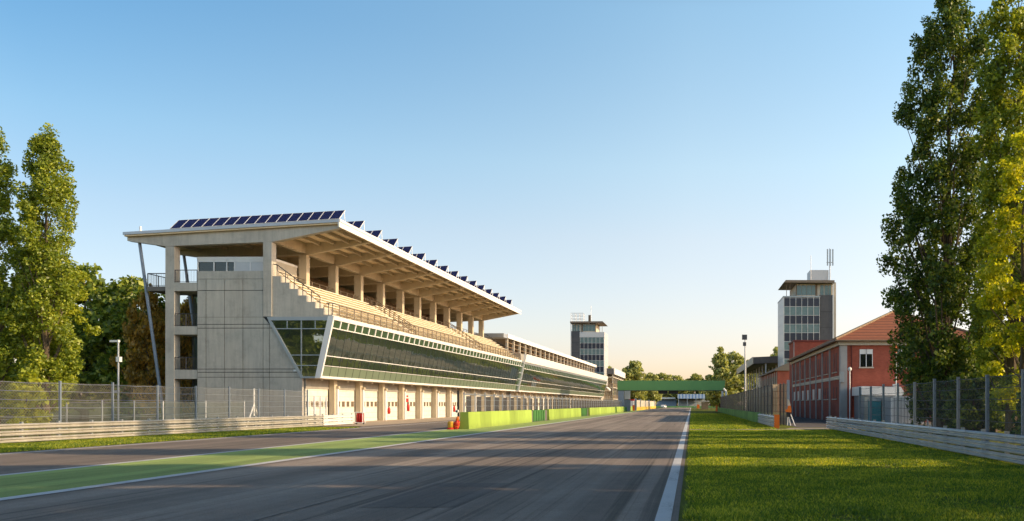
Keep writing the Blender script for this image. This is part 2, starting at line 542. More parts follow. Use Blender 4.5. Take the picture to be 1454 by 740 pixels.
M['red'] = plain('red paint', (0.55, 0.03, 0.02), 0.4, 0.12)
M['drum'] = plain('yellow drum', (0.62, 0.34, 0.04), 0.5, 0.12)
M['yellow'] = plain('yellow barrier paint', (0.66, 0.42, 0.03), 0.6, 0.12)
M['black'] = plain('black fittings', (0.02, 0.02, 0.022), 0.5)
M['teal'] = plain('teal plastic', (0.03, 0.24, 0.26), 0.5, 0.12)
M['corr'] = striped_mat('white corrugated steel', (0.6, 0.6, 0.58), (0.36, 0.36, 0.35), 0.28, 0.35, 0, 0.5)
M['greencanvas'] = plain('green canvas', (0.06, 0.26, 0.14), 0.7, 0.15)
M['tan'] = plain('tan plaster', (0.3, 0.21, 0.13), 0.9, 0.3, 0.9, 8)
M['bluebanner'] = striped_mat('blue white stripes', (0.5, 0.58, 0.7), (0.16, 0.27, 0.5), 1.7, 0.4, 0, 0.7)
M['seats'] = striped_mat('grey seat rows', (0.3, 0.31, 0.27), (0.16, 0.18, 0.18), 0.5, 0.4, 2, 0.8)
M['seatsblue'] = striped_mat('blue grey seat rows', (0.2, 0.25, 0.28), (0.13, 0.17, 0.2), 0.6, 0.4, 2, 0.8)
M['wire'] = mesh_mat('chain link wire', (0.36, 0.34, 0.3), 0.15, 0.075)
M['wiredark'] = mesh_mat('dark chain link wire', (0.16, 0.19, 0.22), 0.13, 0.06)
M['screen'] = mesh_mat('dense dark fence mesh', (0.05, 0.06, 0.078), 0.06, 0.6, False, 0.0)
M['screentan'] = mesh_mat('tan fence mesh', (0.42, 0.33, 0.22), 0.06, 0.5, False, 0.1)
M['screengreen'] = mesh_mat('green fence mesh', (0.06, 0.085, 0.07), 0.06, 0.22, False, 0.0)
M['screengrey'] = mesh_mat('grey pit fence mesh', (0.26, 0.23, 0.2), 0.07, 0.11, False, 0.2)
M['screenpanel'] = plain('grey brown screen', (0.16, 0.14, 0.125), 0.6, 0.2)
M['slate'] = plain('dark slate post', (0.045, 0.052, 0.065), 0.7, 0.15)
M['lamp'] = plain('pale lamp glass', (0.8, 0.78, 0.72), 0.3, 0.05)
M['tyre'] = plain('tyre rubber', (0.02, 0.02, 0.02), 0.8)

# ------------------------------------------------------------------ mesh building
class MB:
    def __init__(s):
        s.v, s.f, s.uv = [], [], None
    def box(s, x0, x1, y0, y1, z0, z1):
        b = len(s.v)
        s.v += [(x0, y0, z0), (x1, y0, z0), (x1, y1, z0), (x0, y1, z0), (x0, y0, z1), (x1, y0, z1), (x1, y1, z1), (x0, y1, z1)]
        s.f += [tuple(b + i for i in q) for q in ((0, 3, 2, 1), (4, 5, 6, 7), (0, 1, 5, 4), (1, 2, 6, 5), (2, 3, 7, 6), (3, 0, 4, 7))]
        return s
    def prism_y(s, poly, y0, y1):
        """poly: list of (x, z)"""
        b, n = len(s.v), len(poly)
        s.v += [(x, y0, z) for x, z in poly] + [(x, y1, z) for x, z in poly]
        s.f += [tuple(b + i for i in range(n)), tuple(b + 2 * n - 1 - i for i in range(n))]
        s.f += [(b + (i + 1) % n, b + i, b + n + i, b + n + (i + 1) % n) for i in range(n)]
        return s
    def prism_x(s, poly, x0, x1):
        """poly: list of (y, z)"""
        b, n = len(s.v), len(poly)
        s.v += [(x0, y, z) for y, z in poly] + [(x1, y, z) for y, z in poly]
        s.f += [tuple(b + i for i in range(n)), tuple(b + 2 * n - 1 - i for i in range(n))]
        s.f += [(b + (i + 1) % n, b + i, b + n + i, b + n + (i + 1) % n) for i in range(n)]
        return s
    def prism_z(s, poly, z0, z1):
        b, n = len(s.v), len(poly)
        s.v += [(x, y, z0) for x, y in poly] + [(x, y, z1) for x, y in poly]
        s.f += [tuple(b + n - 1 - i for i in range(n)), tuple(b + n + i for i in range(n))]
        s.f += [(b + i, b + (i + 1) % n, b + n + (i + 1) % n, b + n + i) for i in range(n)]
        return s
    def poly(s, pts):
        b = len(s.v)
        s.v += [tuple(p) for p in pts]
        s.f.append(tuple(b + i for i in range(len(pts))))
        return s
    def tube(s, p0, p1, r, n=8, r1=None):
        p0, p1 = Vector(p0), Vector(p1)
        d = p1 - p0
        if d.length < 1e-6:
            return s
        q = d.to_track_quat('Z', 'Y')
        r1 = r if r1 is None else r1
        b = len(s.v)
        for p, rr in ((p0, r), (p1, r1)):
            for i in range(n):
                a = 2 * math.pi * i / n
                s.v.append(tuple(p + q @ Vector((rr * math.cos(a), rr * math.sin(a), 0))))
        s.f += [(b + i, b + (i + 1) % n, b + n + (i + 1) % n, b + n + i) for i in range(n)]
        s.f += [tuple(b + n - 1 - i for i in range(n)), tuple(b + n + i for i in range(n))]
        return s
    def bar(s, p0, p1, w):
        return s.tube(p0, p1, w * 0.7071, 4)
    def lathe(s, prof, c=(0, 0, 0), n=16):
        b = len(s.v)
        m = len(prof)
        for r, z in prof:
            for i in range(n):
                a = 2 * math.pi * i / n
                s.v.append((c[0] + r * math.cos(a), c[1] + r * math.sin(a), c[2] + z))
        for j in range(m - 1):
            for i in range(n):
                s.f.append((b + j * n + i, b + j * n + (i + 1) % n, b + (j + 1) * n + (i + 1) % n, b + (j + 1) * n + i))
        s.f += [tuple(b + n - 1 - i for i in range(n)), tuple(b + (m - 1) * n + i for i in range(n))]
        return s
    def build(s, name, mat, parent=None, loc=(0, 0, 0), smooth=False):
        me = bpy.data.meshes.new(name)
        me.from_pydata(s.v, [], s.f)
        me.materials.append(M[mat] if isinstance(mat, str) else mat)
        if s.uv is not None:
            ul = me.uv_layers.new(name='UVMap')
            flat = []
            for poly in me.polygons:
                for vi in poly.vertices:
                    flat += list(s.uv[vi])
            ul.data.foreach_set('uv', flat)
        if smooth:
            me.polygons.foreach_set('use_smooth', [True] * len(me.polygons))
        me.update()
        o = bpy.data.objects.new(name, me)
        o.location = loc
        COL.objects.link(o)
        if parent:
            o.parent = parent
        return o

def tag(o, label=None, cat=None, group=None, kind=None):
    if label: o['label'] = label
    if cat: o['category'] = cat
    if group: o['group'] = group
    if kind: o['kind'] = kind
    return o

def thing(name, label, cat, loc=(0, 0, 0), rz=0.0, group=None):
    o = bpy.data.objects.new(name, None)
    o.location = loc
    o.rotation_euler = (0, 0, rz)
    o.empty_display_size = 0.5
    COL.objects.link(o)
    return tag(o, label, cat, group)

def kids(o):
    return [c for c in COL.objects if c.parent == o]

def dup(o, loc=None, rz=None, label=None, parent=None, scale=None):
    c = o.copy()
    COL.objects.link(c)
    if parent: c.parent = parent
    if loc is not None: c.location = loc
    if rz is not None: c.rotation_euler = (0, 0, rz)
    if scale is not None: c.scale = scale
    if label: c['label'] = label
    for ch in kids(o):
        dup(ch, parent=c)
    return c

def sheet(name, pts, z, mat, kind='structure'):
    o = MB().poly([(x, y, z) for x, y in pts]).build(name, mat)
    o['kind'] = kind
    return o

# ------------------------------------------------------------------ ground, track, lines
sheet('ground', [(-2500, -600), (2500, -600), (2500, 4000), (-2500, 4000)], 0.0, 'earth')
sheet('race_track', [(-12.6, -30), (-0.2, -30), (-0.2, 405), (-12.6, 405)], 0.012, 'asphalt')
for i_, (x_, y_, w_, l_) in enumerate(((-5.6, 13.6, 1.6, 4.2), (-9.8, 21, 1.1, 7.0), (-2.4, 30, 1.5, 9.0), (-8.0, 44, 2.2, 12.0))):
    sheet('tarmac_patch', [(x_, y_), (x_ + w_, y_), (x_ + w_, y_ + l_), (x_, y_ + l_)], 0.016, 'patch')
sheet('tarmac_seam', [(-6.52, -30), (-6.48, -30), (-6.48, 400), (-6.52, 400)], 0.0195, 'seam')
sheet('tarmac_seam', [(-20.42, -30), (-20.385, -30), (-20.385, 200), (-20.42, 200)], 0.0195, 'seam')
sheet('track_bend', [(-12.6, 405.02), (-0.2, 405.02), (-6, 416), (-60, 428), (-60, 414), (-14, 409)], 0.012, 'asphalt')
sheet('pit_lane', [(-24.6, -30), (-12.62, -30), (-12.62, 300), (-26.0, 300), (-26.0, 64), (-24.6, 58)], 0.012, 'lane')
sheet('painted_strip', [(-16.8, -30), (-12.6, -30), (-12.6, 236), (-15.3, 236), (-15.3, 58), (-16.8, 56)], 0.017, 'strip')
sheet('apron', [(-34.0, 66), (-30, 62.5), (-26.02, 64), (-26.02, 300), (-34.0, 300)], 0.014, 'apron')
sheet('right_edge_line', [(-0.55, -30), (-0.31, -30), (-0.31, 395), (-0.55, 395)], 0.022, 'linewhite')
sheet('strip_line', [(-12.75, -30), (-12.4, -30), (-12.4, 330), (-12.75, 330)], 0.022, 'linewhite')
sheet('lane_line', [(-16.95, -30), (-16.68, -30), (-16.68, 56), (-16.95, 56)], 0.023, 'linewhite')
sheet('lane_edge_line', [(-23.75, -30), (-23.5, -30), (-24.4, 120), (-24.6, 120)], 0.018, 'linewhite')
sheet('verge', [(-0.2, -30), (60, -30), (60, 340), (-0.2, 340)], 0.006, 'grass')
sheet('left_verge', [(-60, -30), (-24.55, -30), (-24.55, 56), (-26.2, 61.5), (-31.5, 62.0), (-60, 62)], 0.008, 'grass')
sheet('path', [(-0.15, 54.8), (9, 55.3), (14.2, 57), (14.2, 60.5), (7.2, 59.5), (6.6, 57.0), (-0.15, 56.0)], 0.011, 'path')
sheet('yard', [(7.9, 60.2), (14.2, 61.2), (34, 61.2), (34, 130), (7.9, 130)], 0.013, 'yard')
sheet('hard_standing', [(-33, 64.5), (-31.4, 62.4), (-60, 62.4), (-60, 69.5), (-34.5, 69.5)], 0.010, 'yard')

# ------------------------------------------------------------------ trees
def leaf_cloud(centers, normals_out, size, rng):
    n = len(centers)
    a = rng.normal(size=(n, 3))
    a += normals_out * 0.5
    a /= np.linalg.norm(a, axis=1)[:, None] + 1e-9
    t = rng.normal(size=(n, 3))
    u = np.cross(a, t)
    u /= np.linalg.norm(u, axis=1)[:, None] + 1e-9
    w = np.cross(a, u)
    s = (size * np.clip(rng.lognormal(0, 0.33, n), 0.45, 2.0))[:, None]
    v = np.empty((n, 4, 3))
    v[:, 0] = centers - u * s * 0.5
    v[:, 1] = centers - w * s * 0.36 + u * s * 0.05
    v[:, 2] = centers + u * s * 0.5
    v[:, 3] = centers + w * s * 0.36 + u * s * 0.05
    return v.reshape(-1, 3)

def quads_mesh(name, verts, mat, k=4):
    n = len(verts) // k
    me = bpy.data.meshes.new(name)
    me.vertices.add(n * k)
    me.vertices.foreach_set('co', verts.astype(np.float32).ravel())
    me.loops.add(n * k)
    me.loops.foreach_set('vertex_index', np.arange(n * k, dtype=np.int32))
    me.polygons.add(n)
    me.polygons.foreach_set('loop_start', np.arange(0, n * k, k, dtype=np.int32))
    me.polygons.foreach_set('loop_total', np.full(n, k, dtype=np.int32))
    me.update(calc_edges=True)
    me.materials.append(M[mat])
    return me

PROFILES = {
    'poplar': ([0.0, 0.06, 0.18, 0.4, 0.65, 0.85, 0.95, 1.0], [0.30, 0.62, 0.95, 1.0, 0.9, 0.72, 0.5, 0.12]),
    'column': ([0.0, 0.04, 0.12, 0.3, 0.55, 0.78, 0.92, 1.0], [0.5, 0.75, 0.95, 1.0, 0.93, 0.85, 0.6, 0.15]),
    'broad': ([0.0, 0.1, 0.3, 0.5, 0.75, 0.92, 1.0], [0.25, 0.65, 0.95, 1.0, 0.8, 0.5, 0.12]),
    'cone': ([0.0, 0.08, 0.2, 0.5, 0.8, 1.0], [0.5, 0.85, 1.0, 0.75, 0.4, 0.06]),
    'bush': ([0.0, 0.3, 0.6, 0.85, 1.0], [0.7, 1.0, 0.95, 0.6, 0.15]),
}

def tree_data(profile, h, r, base, seed, nclus, nleaf, leaf, clus_r, mat, trunk_r, lean=(0, 0), nlimb=46, lob_k=1.0):
    rng = np.random.default_rng(seed)
    tx, rx = PROFILES[profile]
    ph = rng.uniform(0, 2 * math.pi, 8)
    def env(t, a):
        lob = 1 + lob_k * (0.16 * np.sin(3 * a + ph[0] + 9 * t) + 0.13 * np.sin(5 * a + ph[1] - 15 * t) + 0.10 * np.sin(2 * a + ph[2] + 23 * t) + 0.08 * np.sin(7 * a + ph[3] + 31 * t))
        return np.interp(t, tx, rx) * r * lob
    t = rng.uniform(0, 1, nclus * 3)
    keep = rng.uniform(0, 1, nclus * 3) < (0.12 + 0.88 * np.interp(t, tx, rx))
    t = t[keep][:nclus]
    nc = len(t)
    a = rng.uniform(0, 2 * math.pi, nc)
    rad = env(t, a) * np.sqrt(rng.uniform(0.08, 1.0, nc))
    z = base + t * (h - base) + rng.normal(0, 0.1, nc)
    cx = rad * np.cos(a) + lean[0] * t
    cy = rad * np.sin(a) + lean[1] * t
    cen = np.stack([cx, cy, z], 1)
    cs = clus_r * rng.uniform(0.55, 1.35, nc)
    per = np.maximum(4, (nleaf / nc * (cs / clus_r) ** 2)).astype(int)
    idx = np.repeat(np.arange(nc), per)
    off = rng.normal(size=(len(idx), 3))
    off /= np.linalg.norm(off, axis=1)[:, None]
    off *= (rng.uniform(0, 1, len(idx)) ** 0.45)[:, None] * cs[idx][:, None]
    stretch = 1.25 if profile in ('poplar', 'column') else 0.72
    off[:, 2] *= stretch
    pts = cen[idx] + off
    pts[:, 2] = np.maximum(pts[:, 2], 0.25)
    out = off / (np.linalg.norm(off, axis=1)[:, None] + 1e-6)
    crown = quads_mesh('crown', leaf_cloud(pts, out, leaf, rng), mat)
    mb = MB()
    # trunk
    segs = 9
    prev = Vector((0, 0, -0.1))
    top = h * 0.93
    wob = rng.normal(0, 0.06, (segs + 1, 2)) * trunk_r * 4
    for k in range(1, segs + 1):
        f = k / segs
        p = Vector((lean[0] * f + wob[k][0] * (f < 1), lean[1] * f + wob[k][1] * (f < 1), top * f))
        mb.tube(prev, p, trunk_r * (1.06 - (f - 1 / segs)) * (1.25 if k == 1 else 1), 8, trunk_r * max(0.1, 1.06 - f))
        prev = p
    sel = rng.choice(nc, min(nlimb, nc), replace=False)
    for i in sel:
        c = Vector(cen[i])
        d = math.hypot(cen[i][0] - lean[0] * t[i], cen[i][1] - lean[1] * t[i])
        zs = max(base * 0.6, c.z - d * (2.1 if profile in ('poplar', 'column') else 0.8) - 0.4)
        f = zs / top
        s0 = Vector((lean[0] * f, lean[1] * f, zs))
        mid = s0.lerp(c, 0.5) + Vector((0, 0, -0.12 * d))
        rr = trunk_r * 0.34 * max(0.25, 1 - f)
        mb.tube(s0, mid, rr, 5, rr * 0.65)
        mb.tube(mid, c, rr * 0.65, 5, rr * 0.25)
    me = bpy.data.meshes.new('trunk')
    me.from_pydata(mb.v, [], mb.f)
    me.materials.append(M['bark'])
    return crown, me

def plant_tree(name, label, data, x, y, rz=0.0, s=(1, 1, 1), group=None, cat='tree'):
    root = thing(name, label, cat, (x, y, 0), rz, group)
    root.scale = s
    for nm, me in (('crown', data[0]), ('trunk', data[1])):
        o = bpy.data.objects.new(nm, me)
        o.parent = root
        COL.objects.link(o)
    return root

GP_R = 'tall poplars behind the right fence'
GP_L = 'poplars behind the left fence'
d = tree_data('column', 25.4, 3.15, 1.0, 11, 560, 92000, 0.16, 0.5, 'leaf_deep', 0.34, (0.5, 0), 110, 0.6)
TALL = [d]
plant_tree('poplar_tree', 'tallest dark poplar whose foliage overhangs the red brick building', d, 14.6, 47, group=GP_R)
d = tree_data('poplar', 25.0, 1.9, 1.5, 23, 250, 44000, 0.165, 0.5, 'leaf_poplar', 0.28, (0.5, 0.3), 90, 0.55)
TALL.append(d)
plant_tree('poplar_tree', 'slim tall poplar at the right edge with bare trunks showing', d, 16.4, 41.5, group=GP_R)
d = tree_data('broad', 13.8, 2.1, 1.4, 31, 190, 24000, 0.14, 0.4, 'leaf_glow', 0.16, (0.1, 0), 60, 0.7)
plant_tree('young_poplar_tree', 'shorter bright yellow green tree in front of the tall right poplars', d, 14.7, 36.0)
d = tree_data('column', 16.3, 1.1, 1.0, 41, 210, 34000, 0.12, 0.35, 'leaf_poplar', 0.2, (0, 0), 60, 0.5)
plant_tree('poplar_tree', 'poplar cut off by the left edge of the photo', d, -37.0, 43.0, group=GP_L)
d = tree_data('column', 16.0, 1.35, 2.0, 47, 280, 46000, 0.12, 0.36, 'leaf_poplar', 0.2, (0.1, 0), 80, 0.5)
plant_tree('poplar_tree', 'sunlit poplar with pale trunk standing beside the left lamp pole', d, -34.5, 43.2, group=GP_L)
d = tree_data('broad', 10.8, 1.8, 1.6, 53, 150, 30000, 0.12, 0.4, 'leaf_lime', 0.16, (0.5, 0), 40)
plant_tree('lime_tree', 'sunlit yellow green bushy tree below the left poplars', d, -36.4, 45.4)
d = tree_data('bush', 3.4, 0.75, 0.3, 57, 50, 4200, 0.16, 0.34, 'leaf_lime', 0.06, (0, 0), 14)
plant_tree('sapling', 'leafy young shoot at the foot of the left poplar', d, -33.0, 40.2, cat='sapling')

broad = [tree_data('broad', 16.0, 5.2, 1.2, 60 + k, 230, 15000, 0.42, 1.0, 'leaf_dark', 0.35, (0, 0), 30) for k in range(3)]
rust = tree_data('broad', 14.5, 4.2, 1.5, 71, 200, 11000, 0.4, 0.95, 'leaf_rust', 0.3, (0, 0), 26)
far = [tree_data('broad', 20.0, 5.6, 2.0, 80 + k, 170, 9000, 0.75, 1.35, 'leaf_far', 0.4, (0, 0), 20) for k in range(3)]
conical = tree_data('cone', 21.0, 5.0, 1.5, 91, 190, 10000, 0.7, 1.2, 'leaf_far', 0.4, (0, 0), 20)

G = 'woodland trees behind the left fence'
for x, y, k, s, lab in (
    (-66, 88, 0, 1.05, 'dark broad tree rising just right of the left poplars'),
    (-59.5, 86, 1, 0.93, 'dark woodland tree behind the lamp pole'),
    (-74, 92, 2, 1.0, 'dark broad tree mostly hidden by the left poplars'),
    (-82, 96, 0, 1.0, 'dark broad tree behind the leftmost poplar'),
    (-60.5, 97, 2, 0.85, 'green tree seen through the loggia of the grandstand end'),
    (-70, 66, 1, 0.75, 'low dark tree in shade behind the left fence'),
    (-56.5, 83.5, 2, 0.7, 'low dark tree in shade between pole and steel strut'),
    (-53.5, 108, 1, 0.85, 'dark tree seen past the grandstand corner column')):
    plant_tree('broadleaf_tree', lab, broad[k], x, y, k * 1.3 + x, (s, s, s), G)
plant_tree('rusty_tree', 'tree with orange brown top beside the steel strut', rust, -53.0, 79, 0, (0.52, 0.52, 0.88))
plant_tree('rusty_tree', 'smaller orange brown tree close behind the grandstand corner', rust, -50.3, 81.5, 1.9, (0.42, 0.42, 0.86))

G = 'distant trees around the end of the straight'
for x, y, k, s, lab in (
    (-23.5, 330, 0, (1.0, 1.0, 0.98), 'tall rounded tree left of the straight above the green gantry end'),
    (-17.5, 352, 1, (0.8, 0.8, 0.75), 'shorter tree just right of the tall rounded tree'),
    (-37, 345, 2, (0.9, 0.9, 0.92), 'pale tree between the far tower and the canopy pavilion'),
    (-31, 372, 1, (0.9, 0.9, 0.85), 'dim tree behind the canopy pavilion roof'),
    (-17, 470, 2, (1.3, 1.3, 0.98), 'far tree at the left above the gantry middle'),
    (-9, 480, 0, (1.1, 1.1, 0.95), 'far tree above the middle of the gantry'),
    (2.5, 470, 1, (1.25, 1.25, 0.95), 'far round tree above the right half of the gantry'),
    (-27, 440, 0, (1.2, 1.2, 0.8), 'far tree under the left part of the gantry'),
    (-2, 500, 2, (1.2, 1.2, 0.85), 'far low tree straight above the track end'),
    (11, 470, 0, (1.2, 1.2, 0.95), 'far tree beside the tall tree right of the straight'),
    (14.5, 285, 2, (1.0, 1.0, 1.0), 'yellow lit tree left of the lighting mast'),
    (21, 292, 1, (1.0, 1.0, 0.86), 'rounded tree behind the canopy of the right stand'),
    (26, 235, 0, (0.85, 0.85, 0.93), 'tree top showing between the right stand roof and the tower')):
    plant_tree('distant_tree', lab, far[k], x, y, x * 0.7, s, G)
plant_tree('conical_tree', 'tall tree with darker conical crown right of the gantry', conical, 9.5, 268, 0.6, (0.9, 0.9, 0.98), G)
G = 'dark trees behind the right poplars'
for x, y, k, s, lab in ((25.5, 62, 0, 0.4, 'low dark tree filling the gap right of the brick building'),
                        (31, 60, 1, 0.5, 'low dark tree at the right edge behind the fence'),
                        (18.8, 50.3, 2, 0.42, 'low dark tree under the tallest right poplar')):
    plant_tree('broadleaf_tree', lab, broad[k], x, y, k * 2.0, (s, s, s), G)
# trees standing outside the frame: their shadows cross the track and they show in the glass
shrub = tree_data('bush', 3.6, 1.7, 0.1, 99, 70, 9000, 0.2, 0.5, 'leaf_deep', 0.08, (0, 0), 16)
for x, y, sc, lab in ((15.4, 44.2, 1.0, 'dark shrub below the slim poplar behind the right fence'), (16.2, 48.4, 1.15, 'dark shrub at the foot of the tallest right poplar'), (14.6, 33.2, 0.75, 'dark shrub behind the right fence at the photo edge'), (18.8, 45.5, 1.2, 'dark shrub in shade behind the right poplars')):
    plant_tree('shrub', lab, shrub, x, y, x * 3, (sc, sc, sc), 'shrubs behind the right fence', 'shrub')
G = 'trees beside the track outside the view'
for x, y, k, s, lab in (
    (-52, 34, 0, 0.9, 'broad tree left of the view'), (-60, 24, 1, 0.95, 'broad tree left of the view'), (-48, 18, 2, 0.8, 'broad tree left of the view'),
    (-68, 12, 0, 1.0, 'broad tree left of the view'), (-44, 2, 1, 0.85, 'broad tree left of the view')):
    plant_tree('broadleaf_tree', lab, broad[k], x, y, x + y, s if isinstance(s, tuple) else (s, s, s), G)

for x, y, k, sc in ((17.6, 27.2, 1, 0.92), (17.8, 19.0, 0, 0.8), (17.0, 14.2, 1, 0.86), (15.4, 9.2, 0, 0.82), (15.0, 4.6, 1, 0.9), (22.5, 17.2, 1, 0.95), (22.0, 11.0, 0, 0.85), (22.5, 26.6, 1, 0.85), (14.5, -1.0, 0, 0.9), (27.0, 18.0, 0, 1.0), (27.0, 12.8, 1, 1.0), (28.0, 27.6, 1, 1.0), (31.0, 16.6, 1, 1.05), (32.0, 27.0, 0, 0.95)):
    plant_tree('poplar_tree', 'tall poplar right of the view', TALL[k], x, y, x * y, (0.92, 0.92, sc), G)

# grass blades on the verges
def grass_blades(name, n, region, seed, hmin, hmax):
    rng = np.random.default_rng(seed)
    x0, x1, y0, y1 = region
    m = n * 3
    y = y0 * (y1 / y0) ** rng.uniform(0, 1, m)
    x = rng.uniform(x0, x1, m)
    ok = np.abs(x / y) < 1.0
    edge = x0 + 0.11 * np.sin(y * 2.3) + 0.09 * np.sin(y * 5.7 + 1.0) + 0.07 * np.sin(y * 13.1) + rng.normal(0, 0.04, m)
    bare = np.sin(x * 0.9 + 1.3 * np.sin(y * 0.7)) + np.sin(y * 0.8 + 1.7 * np.sin(x * 1.1)) + 0.8 * np.sin(x * 3.1 + y * 2.3)
    ok &= (x > edge) & ((bare > -1.25) | (rng.uniform(0, 1, m) < 0.35))
    x, y = x[ok][:n], y[ok][:n]
    k = len(x)
    patch = 0.5 + 0.5 * np.sin(x * 1.7 + 2.0 * np.sin(y * 0.9)) * np.sin(y * 1.3 + 1.5 * np.sin(x * 0.8))
    h = rng.uniform(hmin, hmax, k) * (0.6 + 0.6 * patch)
    w = 0.006 + 0.00055 * y
    a = rng.uniform(0, 2 * math.pi, k)
    lx, ly = rng.normal(0, 0.45, k) * h, rng.normal(0, 0.45, k) * h
    v = np.empty((k, 3, 3))
    v[:, 0] = np.stack([x - np.cos(a) * w, y - np.sin(a) * w, np.full(k, 0.004)], 1)
    v[:, 1] = np.stack([x + np.cos(a) * w, y + np.sin(a) * w, np.full(k, 0.004)], 1)
    v[:, 2] = np.stack([x + lx, y + ly, h], 1)
    me = quads_mesh(name, v.reshape(-1, 3), 'blade', 3)
    o = bpy.data.objects.new(name, me)
    COL.objects.link(o)
    return o
g1 = grass_blades('grass', 260000, (-0.12, 10.6, 11.0, 54.6), 5, 0.035, 0.085)
tag(g1, 'short mown grass of the verge right of the track', 'grass', kind='stuff')
g2 = grass_blades('grass', 50000, (-31.0, -24.75, 28.0, 60.5), 6, 0.05, 0.11)
tag(g2, 'strip of grass between the pit lane and the left guard rail', 'grass', kind='stuff')
g3 = grass_blades('grass', 40000, (-0.12, 6.0, 56.4, 150.0), 7, 0.05, 0.11)
tag(g3, 'grass beyond the gravel path beside the right wall', 'grass', kind='stuff')

# ------------------------------------------------------------------ guard rails
def rail_profile(zs, depth=0.1):
    pts = []
    for z in zs:
        pts += [(-0.015, z), (depth, z + 0.05), (depth, z + 0.068), (-0.01, z + 0.112), (-0.01, z + 0.138), (depth, z + 0.182), (depth, z + 0.2), (-0.015, z + 0.25)]
    return pts

def guard_rail(name, label, p0, p1, zs, side, mat, post_gap=2.0, group=None):
    """side +1: corrugations stand out to local +x"""
    dx, dy = p1[0] - p0[0], p1[1] - p0[1]
    L = math.hypot(dx, dy)
    root = thing(name, label, 'guard rail', (p0[0], p0[1], 0), math.atan2(-dx, dy), group)
    for z in zs:
        pr = rail_profile([z])
        mb = MB()
        back = [(-0.012 * 1, q) for _, q in reversed(pr)]
        poly = [(side * x, zz) for x, zz in pr]
        n = len(poly)
        nseg = max(1, int(L / 4.0))
        for k in range(nseg):
            a, b = L * k / nseg, L * (k + 1) / nseg - 0.0
            o = 0.004 * (k % 2) * side
            bs = len(mb.v)
            mb.v += [(x + o, a, zz) for x, zz in poly] + [(x + o, b, zz) for x, zz in poly]
            mb.f += [(bs + i, bs + i + 1, bs + n + i + 1, bs + n + i) for i in range(n - 1)]
            if k:
                for zz in (z + 0.08, z + 0.23):
                    mb.tube((side * 0.07, a + 0.03, zz), (side * 0.10, a + 0.03, zz), 0.022, 6)
        mb.build('rail', mat, root)
    top = max(zs) + 0.31
    nP = int(L / post_gap)
    for k in range(nP + 1):
        y = min(L - 0.05, 0.05 + k * post_gap)
        mb = MB().box(-0.13 if side > 0 else 0.015, -0.015 if side > 0 else 0.13, y - 0.05, y + 0.05, 0, top + 0.02)
        mb.build('post', 'steel', root)
    return root

guard_rail('guard_rail', 'pale triple guard rail along the grass left of the pit lane', (-30.6, 14), (-28.7, 63.0), (0.04, 0.34, 0.64), 1, 'armcoworn')
guard_rail('guard_rail', 'bright white short guard rail beside the red extinguisher trolley', (-28.7, 63.1), (-28.95, 69.2), (0.05, 0.34, 0.63), 1, 'white')
guard_rail('guard_rail', 'long grey guard rail curving along the grass at the right edge', (9.15, 6), (9.55, 57), (0.04, 0.33, 0.62), -1, 'armco')
guard_rail('guard_rail', 'short grey guard rail ending at the orange marker', (6.15, 58.6), (6.2, 75), (0.05, 0.32, 0.60), -1, 'armco')

# ------------------------------------------------------------------ fences
def fence(name, label, pts, height, gap, mesh, post_mat, nwire=5, wire_mat='steel', z0=0.0, post_w=0.09, group=None, cat='fence', lean=0.0, wire_r=0.012):
    """posts along a polyline, one mesh panel per run, horizontal wires"""
    root = thing(name, label, cat, (pts[0][0], pts[0][1], 0), 0, group)
    ox, oy = pts[0]
    panel, wires = MB(), MB()
    panel.uv = []
    u = 0.0
    for i in range(len(pts) - 1):
        a, b = Vector((pts[i][0] - ox, pts[i][1] - oy, 0)), Vector((pts[i + 1][0] - ox, pts[i + 1][1] - oy, 0))
        L = (b - a).length
        n = max(1, round(L / gap))
        for k in range(n + (1 if i == len(pts) - 2 else 0)):
            p = a.lerp(b, k / n)
            ang = math.atan2(b.y - a.y, b.x - a.x)
            mb = MB()
            w = post_w / 2
            mb.box(-w, w, -w, w, 0 if z0 < 0.3 else z0, z0 + height + 0.06 + 0.03 * ((k * 7) % 3))
            o = mb.build('post', post_mat, root, (p.x, p.y, 0))
            o.rotation_euler = (0, 0, ang)
        bs = len(panel.v)
        panel.v += [(a.x, a.y, z0 + 0.03), (b.x, b.y, z0 + 0.03), (b.x, b.y, z0 + height), (a.x, a.y, z0 + height)]
        panel.uv += [(u, 0), (u + L, 0), (u + L, height), (u, height)]
        panel.f.append((bs, bs + 1, bs + 2, bs + 3))
        u += L
        for j in range(nwire):
            z = z0 + height * (j + 0.5) / nwire + height * 0.5 / nwire - 0.02
            for k in range(n):
                q0, q1 = a.lerp(b, k / n), a.lerp(b, (k + 1) / n)
                m_ = q0.lerp(q1, 0.5)
                sag = 0.025 if j % 2 else 0.04
                wires.tube((q0.x, q0.y, z), (m_.x, m_.y, z - sag), wire_r, 4)
                wires.tube((m_.x, m_.y, z - sag), (q1.x, q1.y, z), wire_r, 4)
    panel.build('mesh_panel', mesh, root)
    if nwire:
        wires.build('wire', wire_mat, root)
    return root

